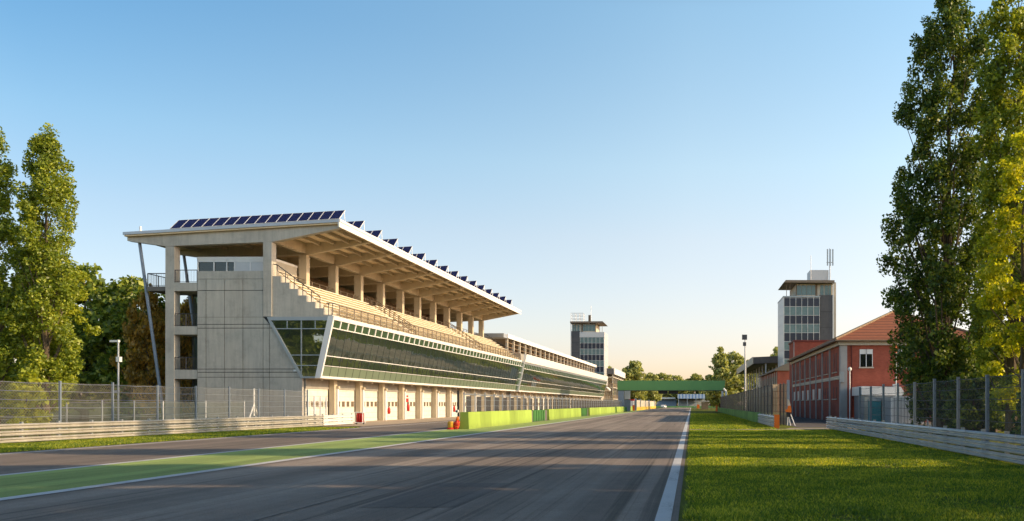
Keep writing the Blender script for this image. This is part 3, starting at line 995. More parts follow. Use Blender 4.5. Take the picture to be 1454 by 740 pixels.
fence('debris_fence', 'chain link fence with horizontal cables behind the left guard rail', [(-31.4, 15), (-30.6, 64.5)], 2.8, 3.5, 'wire', 'steelblue', 7, wire_r=0.014)
fence('green_mesh_fence', 'lower green mesh fence standing back among the left trees', [(-39, 30), (-37.2, 57), (-34.8, 63)], 1.9, 2.6, 'screengreen', 'steel', 2, post_w=0.07)
r = thing('fence_brace', 'white A shaped brace against the left chain link fence', 'fence brace', (-30.95, 57.3, 0))
MB().bar((0, -1.1, 0), (0, 0, 1.75), 0.07).build('strut', 'white', r)
MB().bar((0, 1.1, 0), (0, 0, 1.75), 0.07).build('strut', 'white', r)
MB().bar((0, 0, 0), (0, 0, 2.85), 0.08).build('post', 'white', r)
fence('gate_fence', 'white framed fence panels in front of the first garage', [(-30.6, 64.6), (-30.9, 68.5)], 2.3, 1.3, 'wire', 'white', 7, wire_mat='white', wire_r=0.014, post_w=0.1)

fence('debris_fence', 'chain link fence with steel posts behind the right guard rail', [(10.6, 10), (10.7, 51.5)], 2.75, 3.15, 'wiredark', 'steelblue', 7, wire_mat='darksteel', post_w=0.11, wire_r=0.011)
fence('debris_fence', 'tall dark mesh fence above the right green wall', [(6.75, 68.2), (6.75, 188)], 3.35, 3.4, 'screen', 'slate', 4, wire_mat='slate', post_w=0.1, wire_r=0.016)
fence('fence_return', 'sunlit tan mesh fence end turning towards the brick building', [(6.78, 68.1), (7.5, 68.4), (7.95, 67.2)], 3.45, 0.6, 'screentan', 'darksteel', 6, wire_mat='bronze', post_w=0.09, wire_r=0.014)
mb = MB().box(-0.11, 0.11, -0.11, 0.11, 0, 3.75)
tag(mb.build('fence_post', 'steelblue', None, (7.98, 66.9, 0)), 'thick blue grey end post of the tan fence return', 'fence post')

# ------------------------------------------------------------------ painted walls
def wall_with_joints(name, label, x0, x1, y0, y1, h, mat, joint=3.2, shade_spans=()):
    root = thing(name, label, 'wall', ((x0 + x1) / 2, y0, 0))
    w = (x1 - x0) / 2
    n = max(1, round((y1 - y0) / joint))
    mb = MB()
    for k in range(n):
        a, b = (y1 - y0) * k / n, (y1 - y0) * (k + 1) / n - 0.02
        if any(g0 - y0 < (a + b) / 2 < g1 - y0 for g0, g1 in shade_spans):
            continue
        mb.prism_y([(-w, 0), (w, 0), (w * 0.86, h), (-w * 0.86, h)], a, b)
    mb.build('wall_face', mat, root)
    for g0, g1 in shade_spans:  # added dark panels stand in for shadow patches on the wall
        g = MB().box(-w * 0.75, w * 0.3, g0 - y0, g1 - y0, 0, h * 0.96).build('shade_panel', 'limeshade', root)
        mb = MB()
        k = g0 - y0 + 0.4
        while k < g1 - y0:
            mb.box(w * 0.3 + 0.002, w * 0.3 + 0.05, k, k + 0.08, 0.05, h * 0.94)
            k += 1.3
        mb.build('shade_rib', 'limeshade', g)
    MB().box(-w * 0.5, w * 0.25, 0.1, y1 - y0 - 0.1, 0.0, h - 0.1).build('core', 'concrete_dark', root)
    return root
wall_with_joints('pit_wall', 'long lime green wall with darker painted shade panels between track and pit lane', -16.1, -15.45, 56.2, 212, 1.2, 'lime', shade_spans=((80.0, 86.6), (112, 121.6), (163, 169), (186, 198.5)))
wall_with_joints('trackside_wall', 'low green wall along the grass below the dark mesh fence', 6.1, 6.5, 75.2, 190, 0.95, 'limedark')
fence('pit_fence', 'grey screened fence on top of the lime green pit wall', [(-16.35, 58.2), (-16.35, 212)], 1.35, 2.95, 'screengrey', 'steel', 3, z0=1.2, post_w=0.08)
r = thing('pit_screens', 'dark grey upright screens lined up behind the pit wall fence', 'screen', (-16.9, 59, 0))
r.name = 'pit_screen_frame'
for k in range(46):
    y = 2.2 + k * 2.95
    MB().box(-0.14, 0.24, y, y + 0.05, 1.0, 2.35).build('screen_panel', 'screenpanel', r)
MB().bar((0.3, 0, 2.45), (0.3, 140, 2.45), 0.05).build('top_bar', 'steel', r)
tag(MB().box(-0.06, 0.06, -0.06, 0.06, 0, 2.7).build('pit_post', 'black', None, (-16.4, 56.9, 0)), 'dark upright post at the near end of the pit wall', 'post')

# orange markers
def marker(label, x, y, h, w=0.34, dpt=0.22, group='orange end markers'):
    root = thing('end_marker', label, 'marker', (x, y, 0), 0, group)
    MB().box(-w / 2, w / 2, -dpt / 2, dpt / 2, 0.0, h).build('body', 'orange', root)
    mb = MB()
    for k in range(5):
        z = h * (k + 0.6) / 5.4
        mb.box(-w / 2 - 0.03, -w / 2, -dpt / 2, dpt / 2, z, z + h * 0.09)
        mb.box(w / 2, w / 2 + 0.03, -dpt / 2, dpt / 2, z, z + h * 0.09)
    mb.build('rib', 'orange', root)
    return root
marker('orange ribbed block capping the near end of the right guard rail', 6.12, 58.2, 1.0)
marker('red orange block at the far end of the right green wall', 6.0, 193, 1.5, 0.5)
marker('small orange block at the far end of the grass verge', 2.7, 330, 1.6, 1.1, 0.6)
marker('orange red block beyond the far end of the pit wall', -15.5, 216, 1.5, 0.6)

# ------------------------------------------------------------------ main pit building with grandstand
PB = thing('pit_building', 'concrete pit building with grandstand, cantilever roof and slanted green glass front', 'grandstand', (-33.5, 70.1, 0), -math.atan(22 / 1150.0))
L1 = 71.0
def S(z):            # plane of the slanted glass front
    return 1.4 + (z - 4.1) * 0.2157
def slab_front(mb, z0, z1, y0, y1, out=0.0, thick=0.08):
    mb.prism_y([(S(z0) + out - thick, z0), (S(z0) + out, z0), (S(z1) + out, z1), (S(z1) + out - thick, z1)], y0, y1)

def garages(parent, y_list, first, last, dark=False):
    """columns at y_list; doors between"""
    mats = 'door'
    edges = [first] + list(y_list) + [last]
    for y in y_list:
        MB().box(-0.05, 0.45, y - 0.28, y + 0.28, 0, 3.98).build('garage_column', 'concrete_warm', parent)
        p = MB().box(0.453, 0.62, y + 0.02, y + 0.26, 0.02, 3.2).build('downpipe', 'white', parent)
        MB().box(0.46, 0.72, y - 0.02, y + 0.3, 3.2, 3.42).build('bracket_lamp', 'concrete_warm', p)
    for i in range(len(edges) - 1):
        a, b = edges[i] + (0.3 if i else 0.0), edges[i + 1] - 0.3
        if b - a < 1.0:
            continue
        dd = MB().box(-0.25, -0.12, a + 0.08, b - 0.08, 0.02, 3.1).build('garage_door', mats, parent)
        w = MB()
        n = 5
        for k in range(n):
            c = a + (b - a) * (k + 0.5) / n
            w.box(-0.118, -0.105, c - 0.3, c + 0.3, 1.5, 2.02)
        w.build('door_window', 'doorglass', dd)
        MB().box(-0.25, -0.06, a, b, 3.12, 3.98).build('lintel', 'lintel', parent)
        lp = MB().lathe([(0.02, 0.0), (0.09, 0.02), (0.1, 0.1), (0.03, 0.14)], (0.35, (a + b) / 2, 3.84), 8)
        lp.build('ceiling_lamp', 'lamp', parent)

garages(PB, [4.93 + 5.6 * k for k in range(12)], 0.35, L1)
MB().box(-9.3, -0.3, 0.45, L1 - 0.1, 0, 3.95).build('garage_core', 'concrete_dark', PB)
MB().box(-9.3, 1.38, 0.32, L1 - 0.02, 3.985, 4.04).build('soffit', 'concrete_warm', PB)

# glass front
mb = MB(); slab_front(mb, 4.0, 4.2, 0.0, L1, 0.06, 0.25); mb.build('sill_band', 'fascia', PB)
mb = MB(); slab_front(mb, 4.2, 5.06, 0.05, L1); sp = mb.build('spandrel', 'spandrel', PB)
mb = MB()
for (a, b) in ((5.12, 5.9), (6.0, 8.3)):
    mb.poly([(S(a), 0.05, a), (S(a), L1, a), (S(b), L1, b), (S(b), 0.05, b)])
gl = mb.build('glazing', 'glass', PB)
mb = MB(); slab_front(mb, 8.42, 9.05, 0.05, L1); mb.build('clerestory', 'clerestory', PB)
mb = MB()
for (a, b) in ((5.07, 5.115), (5.915, 5.985), (8.32, 8.405)):
    slab_front(mb, a, b, 0.02, L1, 0.06, 0.16)
mb.build('transom', 'whiteframe', PB)
mb = MB(); slab_front(mb, 9.05, 9.38, 0.0, L1, 0.1, 0.5); mb.build('parapet_cap', 'fascia', PB)
npan = 47
for k in range(npan + 1):
    dark, light = MB(), MB()
    y = 0.05 + (L1 - 0.1) * k / npan
    slab_front(dark, 4.2, 8.3, y - 0.02, y + 0.02, 0.02, 0.06)
    slab_front(light, 8.42, 9.05, y - 0.08, y + 0.08, 0.06, 0.1)
    dark.build('mullion', 'darkframe', PB)
    light.build('white_mullion', 'whiteframe', PB)
# room behind the glass
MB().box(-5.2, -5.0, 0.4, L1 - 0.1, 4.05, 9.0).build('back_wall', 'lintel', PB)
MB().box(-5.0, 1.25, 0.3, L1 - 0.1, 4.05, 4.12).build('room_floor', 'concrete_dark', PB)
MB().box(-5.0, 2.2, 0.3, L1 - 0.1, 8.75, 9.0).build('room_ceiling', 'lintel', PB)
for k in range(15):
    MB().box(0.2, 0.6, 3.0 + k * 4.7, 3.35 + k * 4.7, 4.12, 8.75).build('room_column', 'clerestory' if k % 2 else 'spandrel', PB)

# glazed end
ENDP = [(-3.1, 9.2), (-0.2, 4.1), (1.4, 4.1), (2.5, 9.2)]
def LX(z):           # slanting left edge of the glazed end
    return -0.2 - (z - 4.1) * (2.9 / 5.1)
mb = MB()
def endband(mb, z0, z1, y):
    mb.poly([(LX(z0), y, z0), (S(z0), y, z0), (S(z1), y, z1), (LX(z1), y, z1)])
endband(mb, 4.15, 9.1, -0.02)
eg = mb.build('end_glazing', 'glass', PB)
mb = MB()
mb.prism_y([(LX(9.0) - 0.1, 9.0), (S(9.0), 9.0), (S(9.3), 9.3), (LX(9.3) - 0.1, 9.3)], -0.12, 0.05)
mb.prism_y([(LX(4.1) - 0.16, 4.1), (LX(4.1) + 0.1, 4.1), (LX(9.0) + 0.1, 9.0), (LX(9.0) - 0.16, 9.0)], -0.1, 0.05)
mb.prism_y([(-0.36, 4.0), (S(4.1) - 0.4, 4.0), (S(4.1) - 0.4, 4.16), (-0.36, 4.16)], -0.09, 0.05)
mb.build('end_frame', 'greyframe', eg)
mb = MB()
mb.prism_y([(S(4.0) - 0.42, 4.0), (S(4.0) + 0.07, 4.0), (S(9.36) + 0.09, 9.36), (S(9.36) - 0.42, 9.36)], -0.14, 0.1)
mb.build('corner_frame', 'whiteframe', eg)
mb = MB()
for z in (8.28, 6.0, 5.1):
    mb.box(LX(z), S(z) - 0.4, -0.07, -0.025, z - 0.04, z + 0.04)
mb.box(-0.3, -0.22, -0.075, -0.024, 4.16, 9.0)
for v in (-1.5, 0.95):
    mb.box(v - 0.035, v + 0.035, -0.07, -0.024, 8.32, 9.0)
mb.build('end_mullion', 'greyframe', eg)

# concrete end wall, cast in panels with open joints
VX = [-9.4, -8.63, -7.0, -5.4, -3.63, -3.08]
BANDS = [(0, 4.08), (4.1, 4.5), (4.53, 4.78), (4.81, 8.33), (8.36, 8.66), (8.69, 9.3), (9.3, 11.6), (11.63, 12.6)]
def right_edge(z):
    if z <= 4.1: return -0.2
    if z <= 9.2: return LX(z) - 0.17
    return -3.62
mb = MB()
for z0, z1 in BANDS:
    z0, z1 = z0 + 0.012, z1 - 0.012
    e0, e1 = right_edge(z0 + 1e-4), right_edge(z1 - 1e-4)
    xs = VX + [50.0]
    for i in range(len(xs) - 1):
        a, b = xs[i] + 0.022, xs[i + 1] - 0.022
        if a >= max(e0, e1):
            continue
        # clip trapezoid between a..b against the sloping edge
        b0, b1 = min(b, e0), min(b, e1)
        if b1 <= a and b0 <= a:
            continue
        if b1 <= a:
            t = (e0 - a) / (e0 - e1 + 1e-9)
            poly = [(a, z0), (b0, z0), (a, z0 + t * (z1 - z0))]
        elif b0 > e0 - 1e-6 or (b <= min(e0, e1)):
            poly = [(a, z0), (b0, z0), (b1, z1), (a, z1)]
        else:
            t = (e0 - b) / (e0 - e1 + 1e-9)
            if 0 < t < 1:
                poly = [(a, z0), (b, z0), (b, z0 + t * (z1 - z0)), (b1, z1), (a, z1)]
            else:
                poly = [(a, z0), (b0, z0), (b1, z1), (a, z1)]
        mb.prism_y(poly, 0.0, 0.25)
mb.build('end_wall', 'concrete', PB)
mb = MB().prism_y([(-9.38, 0.02), (-0.25, 0.02), (-0.25, 4.1), (-3.3, 9.2), (-3.65, 9.3), (-3.65, 12.55), (-9.38, 12.55)], 0.05, 0.24)
mb.build('wall_backing', 'black', PB)
MB().box(-9.3, -5.25, 0.45, L1, 4.05, 11.55).build('rear_block', 'concrete', PB)
MB().box(-9.4, -3.62, 0.02, 0.3, 12.62, 13.3).build('terrace_parapet', 'concrete', PB)
MB().box(-0.95, -0.45, -0.04, -0.004, 4.6, 4.75).build('wall_plate', 'whiteframe', PB)

# stepped side of the stand
steps = [(-2.85, 12.85)]
nst = 7
poly = [(-2.84, 9.31), (2.42, 9.31)]
zz, vv = 9.45, 2.42
tops = []
for k in range(nst):
    z1 = 9.5 + (12.85 - 9.5) * k / (nst - 1)
    v1 = 2.42 - 5.26 * (k + 1) / nst
    poly += [(vv, z1), (v1 if k < nst - 1 else -2.84, z1)]
    tops.append(((vv + v1) / 2, z1))
    vv = v1
mb = MB().prism_y(poly, 0.03, 1.5)
mb.build('side_stair', 'concrete', PB)
# the tiers
rows = 9
mb = MB()
for k in range(rows):
    z1 = 9.4 + 3.45 * (k + 1) / rows
    v0, v1 = 2.35 - 5.3 * k / rows, 2.35 - 5.3 * (k + 1) / rows
    mb.box(-3.0, v0 - 0.02 * k - 0.001, 1.5, L1, 9.02 if k == 0 else 9.4 + 3.45 * k / rows, z1 - 0.33) if k == 0 else mb.box(-3.0, v0, 1.5, L1, 9.4 + 3.45 * k / rows - 0.33, z1 - 0.33)
mb.build('seating_tier', 'stand', PB)
aisles = (20.0, 47.0)
segs = [(1.7, aisles[0] - 0.8), (aisles[0] + 0.8, aisles[1] - 0.8), (aisles[1] + 0.8, L1 - 0.3)]
rnd = random.Random(4)
for k in range(rows):
    z1 = 9.4 + 3.45 * (k + 1) / rows - 0.33
    v0 = 2.35 - 5.3 * k / rows
    for a, b in segs:
        mb = MB()
        n = int((b - a) / 3.0)
        for j in range(n):
            ya, yb = a + (b - a) * j / n, a + (b - a) * (j + 1) / n - 0.05
            mb.box(v0 - 0.42, v0 - 0.06, ya, yb, z1 + 0.26, z1 + 0.33)
            mb.box(v0 - 0.40, v0 - 0.32, ya + 0.2, yb - 0.2, z1, z1 + 0.26)
        mb.build('bench', 'bench', PB)
for ya in aisles:
    st = MB()
    for k in range(rows * 2):
        z = 9.4 + 3.45 * (k + 0.5) / (rows * 2)
        v0 = 2.3 - 5.25 * k / (rows * 2)
        st.box(v0 - 5.25 / (rows * 2), v0, ya - 0.6, ya + 0.6, z - 0.25, z)
    st.build('aisle_stair', 'tan', PB)
    for s in (-0.7, 0.7):
        rl = MB()
        for k in range(6):
            f = k / 5
            v, z = 2.2 - 4.9 * f, 9.4 + 3.3 * f
            rl.bar((v, ya + s, z), (v, ya + s, z + 0.95), 0.05)
        rl.bar((2.2, ya + s, 10.35), (-2.7, ya + s, 13.65), 0.055)
        rl.bar((2.2, ya + s, 9.9), (-2.7, ya + s, 13.2), 0.035)
        rl.build('aisle_railing', 'bronze', PB)

def railing(parent, p0, p1, h, gap, mat='bronze', bars=4, w=0.045, name='railing', balusters=False):
    p0, p1 = Vector(p0), Vector(p1)
    L = (p1 - p0).length
    n = max(1, round(L / gap))
    mb = MB()
    up = Vector((0, 0, h))
    for k in range(n + 1):
        p = p0.lerp(p1, k / n)
        mb.bar(p, p + up, w)
    mb.bar(p0 + up, p1 + up, w * 1.1)
    if balusters:
        m = max(2, round(L / 0.14))
        for k in range(m):
            p = p0.lerp(p1, (k + 0.5) / m)
            mb.bar(p + Vector((0, 0, 0.08)), p + up, 0.014)
        mb.bar(p0 + Vector((0, 0, 0.08)), p1 + Vector((0, 0, 0.08)), w * 0.6)
    else:
        for j in range(bars):
            q = Vector((0, 0, h * (j + 0.5) / (bars + 0.5)))
            mb.bar(p0 + q, p1 + q, w * 0.5)
    return mb.build(name, mat, parent)

railing(PB, (2.4, 1.4, 9.38), (2.4, L1 - 0.2, 9.38), 1.05, 1.5, 'bronze', 4, 0.06, 'front_railing')
railing(PB, (-3.05, 1.5, 12.5), (-3.05, L1 - 6, 12.5), 0.95, 1.5, 'bronze', 3, 0.05, 'rear_railing')
# side stair railing
mb = MB()
pts = []
for k in range(nst):
    v, z = tops[k]
    pts.append((v, 0.12, z))
    mb.bar((v, 0.12, z), (v, 0.12, z + 1.0), 0.055)
mb.bar((tops[1][0], 0.12, tops[1][1] + 1.0), (tops[-1][0], 0.12, tops[-1][1] + 1.0), 0.06)
mb.bar((tops[1][0], 0.12, tops[1][1] + 0.5), (tops[-1][0], 0.12, tops[-1][1] + 0.5), 0.035)
mb.bar((tops[-1][0], 0.12, tops[-1][1] + 1.0), (-2.8, 0.12, 13.9), 0.06)
mb.bar((2.4, 0.12, 9.5), (2.4, 0.12, 10.5), 0.055)
mb.bar((2.4, 0.12, 10.5), (tops[0][0] - 0.2, 0.12, 10.5), 0.06)
mb.bar((2.4, 0.12, 10.5), (2.4, 1.4, 10.45), 0.06)
mb.build('stair_railing', 'darksteel', PB)
mb = MB()
mb.bar((-2.9, L1 - 3.5, 12.6), (-2.9, L1 - 3.5, 13.7), 0.06)
mb.bar((-2.9, L1 - 3.5, 13.7), (2.2, L1 - 0.6, 10.4), 0.06)
for f in (0.3, 0.6, 0.9):
    v, y, z = -2.9 + 5.1 * f, L1 - 3.5 + 2.9 * f, 13.7 - 3.3 * f
    mb.bar((v, y, z - 1.0), (v, y, z), 0.05)
mb.build('far_stair_railing', 'darksteel', PB)

# upper concourse, dark behind the columns
MB().box(-12.3, -3.02, 0.32, L1 - 0.5, 11.6, 12.3).build('concourse_slab', 'concrete', PB)
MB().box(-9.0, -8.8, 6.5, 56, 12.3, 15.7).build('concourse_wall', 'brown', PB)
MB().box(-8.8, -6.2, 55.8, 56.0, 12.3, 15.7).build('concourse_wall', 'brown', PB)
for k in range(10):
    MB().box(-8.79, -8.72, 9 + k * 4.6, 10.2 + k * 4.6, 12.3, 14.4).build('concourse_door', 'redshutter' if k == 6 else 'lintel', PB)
# terrace booth
bt = MB().box(-10.2, -3.66, 1.2, 6.0, 14.55, 14.75).build('booth_roof', 'whiteframe', PB)
bg = MB().box(-10.15, -3.75, 1.3, 5.9, 12.31, 14.55)
b1 = bg.build('booth', 'glassdark', PB)
mb = MB()
for v in (-10.18, -8.75, -7.6, -6.9, -5.5, -3.8):
    mb.box(v, v + 0.1, 1.22, 1.32, 12.31, 14.56)
mb.box(-10.18, -3.7, 1.22, 1.31, 14.3, 14.56)
mb.build('booth_frame', 'whiteframe', b1)
MB().box(-6.85, -3.82, 1.25, 1.298, 13.25, 14.3).build('booth_blind', 'towerpanel', b1)
MB().box(-3.72, -3.66, 1.3, 5.9, 12.31, 14.55).build('booth_side', 'cornice', b1)

# corner loggia
MB().box(-12.2, -11.42, 0.0, 0.78, 0, 15.46).build('corner_column', 'concrete', PB)
for z0, z1 in ((3.95, 4.74), (7.8, 8.52), (11.58, 12.32)):
    MB().box(-11.42, -9.42, 0.01, 3.4, z0, z1).build('balcony_slab', 'concrete', PB)
for z in (4.74, 8.52, 12.32):
    railing(PB, (-11.4, 0.06, z), (-9.44, 0.06, z), 1.08, 1.0, 'darksteel', 3, 0.045, 'balcony_railing', True)
for z0, z1 in ((0.05, 3.95), (4.74, 7.8), (8.52, 11.58)):
    wn_ = MB().box(-11.2, -9.45, 2.2, 2.26, z0, z1 - 0.02).build('loggia_window', 'glass', PB)
    m2 = MB()
    for v in (-11.2, -10.34, -9.53):
        m2.box(v, v + 0.07, 2.15, 2.3, z0, z1 - 0.02)
    m2.build('window_frame', 'darkframe', wn_)
MB().box(-13.9, -12.21, 0.1, 3.0, 11.6, 12.0).build('outer_balcony', 'concrete_dark', PB)
railing(PB, (-13.85, 0.12, 12.0), (-12.25, 0.12, 12.0), 1.12, 0.8, 'darksteel', 3, 0.05, 'balcony_railing', True)
railing(PB, (-13.85, 0.12, 12.0), (-13.85, 2.9, 12.0), 1.12, 1.4, 'darksteel', 3, 0.05, 'balcony_railing', True)

# roof
def ZT(v):
    return 16.63 + (v + 15.6) * 0.0549
RY0, RY1 = -0.35, 67.5
mb = MB().prism_y([(-15.6, ZT(-15.6) - 0.36), (3.1, ZT(3.1) - 0.36), (3.1, ZT(3.1) - 0.03), (-15.6, ZT(-15.6) - 0.03)], RY0 + 0.05, RY1)
roof = mb.build('roof', 'soffit', PB)
mb = MB().prism_y([(-15.66, ZT(-15.6) - 0.24), (3.16, ZT(3.16) - 0.24), (3.16, ZT(3.16)), (-15.66, ZT(-15.6))], RY0 - 0.06, RY0 + 0.045)
mb.build('end_flashing', 'zinc', roof)
mb = MB().prism_y([(-15.6, ZT(-15.6) - 0.026), (3.1, ZT(3.1) - 0.026), (3.1, ZT(3.1)), (-15.6, ZT(-15.6))], RY0 + 0.047, RY1)
mb.build('roof_sheet', 'zinc', roof)
mb = MB().box(3.105, 3.24, RY0 - 0.06, RY1 + 0.06, ZT(3.1) - 0.66, ZT(3.1) - 0.2)
mb.box(3.165, 3.3, RY0 - 0.06, RY1 + 0.06, ZT(3.1) - 0.2, ZT(3.1) + 0.02)
mb.build('fascia', 'fascia', roof)
beam = [(3.09, ZT(3.09) - 0.37), (3.09, 16.98), (-2.8, 15.82), (-3.62, 15.8), (-11.4, 15.5), (-12.2, 15.47), (-15.55, 15.95), (-15.55, ZT(-15.55) - 0.37)]
cols = [0.37 + 6.0 * k for k in range(12)]
for k, y in enumerate(cols):
    MB().prism_y(beam, y - 0.37 if k == 0 else y - 0.2, y + 0.2).build('roof_beam', 'concrete' if k == 0 else 'concrete_warm', roof)
    if k == 0:
        MB().box(-3.6, -2.86, -0.04, 0.72, 9.34, 15.79).build('roof_column', 'concrete', PB)
    else:
        MB().box(-3.6, -2.86, y - 0.32, y + 0.32, 11.9, 15.8).build('roof_column', 'concrete_warm', PB)
        MB().box(-12.15, -11.5, y - 0.3, y + 0.3, 0, 15.47).build('rear_column', 'concrete', PB)
    MB().tube((-14.8, y + 0.1, 15.85), (-12.55, y + 0.1, 0.0), 0.13, 10).build('steel_strut', 'steelblue', PB)
pur = MB()
for a, b in zip(cols[:-1], cols[1:]):
    for v in (-1.7, -0.3, 1.1, 2.3):
        pur.box(v - 0.09, v + 0.09, a + 0.2, b - 0.2, ZT(v) - 0.68, ZT(v) - 0.361)
    for v in (-5.5, -8.0, -10.5, -13.0):
        pur.box(v - 0.09, v + 0.09, a + 0.2, b - 0.2, ZT(v) - 0.68, ZT(v) - 0.361)
    pur.box(-3.45, -3.0, a + 0.2, b - 0.2, 15.95, ZT(-3.2) - 0.365)
pur.build('purlin', 'concrete_warm', roof)
MB().tube((-14.6, 0.3, 16.6), (-14.6, 0.3, 17.25), 0.09, 10).build('vent_pipe', 'white', roof)

# link between the two sections
LK = MB()
LK.prism_y([(S(4.0) - 0.5, 4.0), (S(4.0) - 0.15, 4.0), (S(9.3) - 0.15, 9.3), (S(9.3) - 0.5, 9.3)], L1 + 0.01, L1 + 2.5)
lk = LK.build('link_panel', 'clerestory', PB)
mb = MB()
for z in (4.0, 5.0, 6.1, 7.2, 8.3, 9.1):
    mb.box(S(z) - 0.2, S(z) - 0.08, L1 + 0.02, L1 + 2.48, z, z + 0.16)
mb.build('link_transom', 'zinc', lk)
MB().box(-0.5, 2.35, L1 + 0.01, L1 + 2.49, 9.32, 10.6).build('link_parapet', 'lintel', PB)
MB().box(-9, -0.3, L1 + 0.01, L1 + 2.49, 0, 9.3).build('link_core', 'concrete_dark', PB)

# ------------------------------------------------------------------ solar panel rows on the roof
slope = math.atan(0.0549)
def to_world(v, y, z):
    a = PB.rotation_euler.z
    return Vector((PB.location.x + v * math.cos(a) - y * math.sin(a), PB.location.y + v * math.sin(a) + y * math.cos(a), z))
GS = 'solar panel rows on the grandstand roof'
sol = thing('solar_row', 'front solar panel row, nearest the roof end, showing all its panels', 'solar panels', to_world(0, 0.6, ZT(0)), PB.rotation_euler.z, GS)
sol.rotation_euler = (0, -slope, PB.rotation_euler.z)
tilt = math.atan2(0.85, 1.05)
pw = 15.0 / 16
pan = MB().box(-pw / 2 + 0.03, pw / 2 - 0.03, 0.0, 1.6, 0.0, 0.035)
first = None
for k in range(16):
    v = -12.2 + pw * (k + 0.5)
    if first is None:
        first = pan.build('solar_panel', 'solar', sol)
        o = first
        fr = MB()
        fr.box(-pw / 2, -pw / 2 + 0.035, -0.02, 1.62, -0.01, 0.045)
        fr.box(pw / 2 - 0.035, pw / 2, -0.02, 1.62, -0.01, 0.045)
        fr.box(-pw / 2 + 0.035, pw / 2 - 0.035, -0.02, -0.002, -0.01, 0.045)
        fr.box(-pw / 2 + 0.035, pw / 2 - 0.035, 1.602, 1.62, -0.01, 0.045)
        frame_o = fr.build('panel_frame', 'whiteframe', o)
    else:
        o = first.copy()
        COL.objects.link(o)
        o.parent = sol
        f2 = frame_o.copy()
        COL.objects.link(f2)
        f2.parent = o
    o.location = (v, 0.0, 0.28)
    o.rotation_euler = (tilt, 0, 0)
rk = MB()
for k in range(17):
    v = -12.2 + pw * k
    rk.bar((v, 0.05, 0), (v, 0.05, 0.28), 0.04)
    rk.bar((v, 1.05, 0), (v, 1.05, 1.1), 0.04)
rk.bar((-12.2, 0.05, 0.24), (2.8, 0.05, 0.24), 0.05)
rk.bar((-12.2, 1.05, 1.06), (2.8, 1.05, 1.06), 0.05)
rk.bar((2.8, 0.05, 0.05), (2.8, 1.05, 0.05), 0.05)
rk.build('rack', 'steel', sol)
ordn = ['second', 'third', 'fourth', 'fifth', 'sixth', 'seventh', 'eighth', 'ninth', 'tenth', 'eleventh', 'twelfth', 'thirteenth', 'fourteenth', 'fifteenth', 'last']
for j in range(15):
    lab = f'{ordn[j]} solar panel row from the near roof end, its end peeking over the fascia'
    if j == 14:
        lab = 'farthest solar panel row, at the far tip of the roof'
    c = dup(sol, to_world(0, 0.6 + 4.1 * (j + 1), ZT(0)), None, lab)

# ------------------------------------------------------------------ lower pit building
PL = thing('pit_building', 'lower pit building with white parapet and open roof gallery beyond the grandstand', 'pit building', to_world(0, L1 + 2.5, 0), PB.rotation_euler.z)
L2 = 118.0
garages(PL, [3.2 + 5.6 * k for k in range(21)], 0.1, L2)
MB().box(-9.3, -0.3, 0.05, L2 - 0.1, 0, 9.25).build('core', 'concrete_dark', PL)
MB().box(-9.3, 1.38, 0.02, L2 - 0.02, 3.985, 4.04).build('soffit', 'concrete_warm', PL)
mb = MB(); slab_front(mb, 4.0, 4.2, 0, L2, 0.06, 0.25); mb.build('sill_band', 'fascia', PL)
mb = MB(); slab_front(mb, 4.2, 5.06, 0.05, L2); mb.build('spandrel', 'spandrel', PL)
mb = MB()
for (a, b) in ((5.12, 5.9), (6.0, 8.0)):
    mb.poly([(S(a), 0.05, a), (S(a), L2, a), (S(b), L2, b), (S(b), 0.05, b)])
mb.build('glazing', 'glass', PL)
mb = MB(); slab_front(mb, 8.12, 8.9, 0.05, L2); mb.build('clerestory', 'clerestory', PL)
mb = MB()
for (a, b) in ((5.07, 5.115), (5.915, 5.985), (8.02, 8.105)):
    slab_front(mb, a, b, 0.02, L2, 0.06, 0.16)
mb.build('transom', 'whiteframe', PL)
mb = MB(); slab_front(mb, 8.9, 9.25, 0, L2, 0.04, 0.3); mb.build('sill_cap', 'zinc', PL)
mb = MB(); mb.prism_y([(2.2, 9.26), (S(9.26) + 0.12, 9.26), (S(10.6) + 0.1, 10.62), (2.2, 10.62)], 0, L2); mb.build('parapet', 'fascia', PL)
for k in range(80):
    mb = MB(); mb2 = MB()
    y = 0.05 + (L2 - 0.1) * k / 79
    slab_front(mb, 4.2, 8.0, y - 0.025, y + 0.025, 0.02, 0.06)
    slab_front(mb2, 8.12, 8.9, y - 0.08, y + 0.08, 0.05, 0.1)
    mb.build('mullion', 'darkframe', PL)
    mb2.build('white_mullion', 'greyframe', PL)
MB().prism_y([(S(4.0) - 0.3, 4.0), (S(4.0) + 0.08, 4.0), (S(9.3) + 0.12, 9.3), (S(9.3) - 0.3, 9.3)], -0.12, 0.03).build('corner_frame', 'whiteframe', PL)
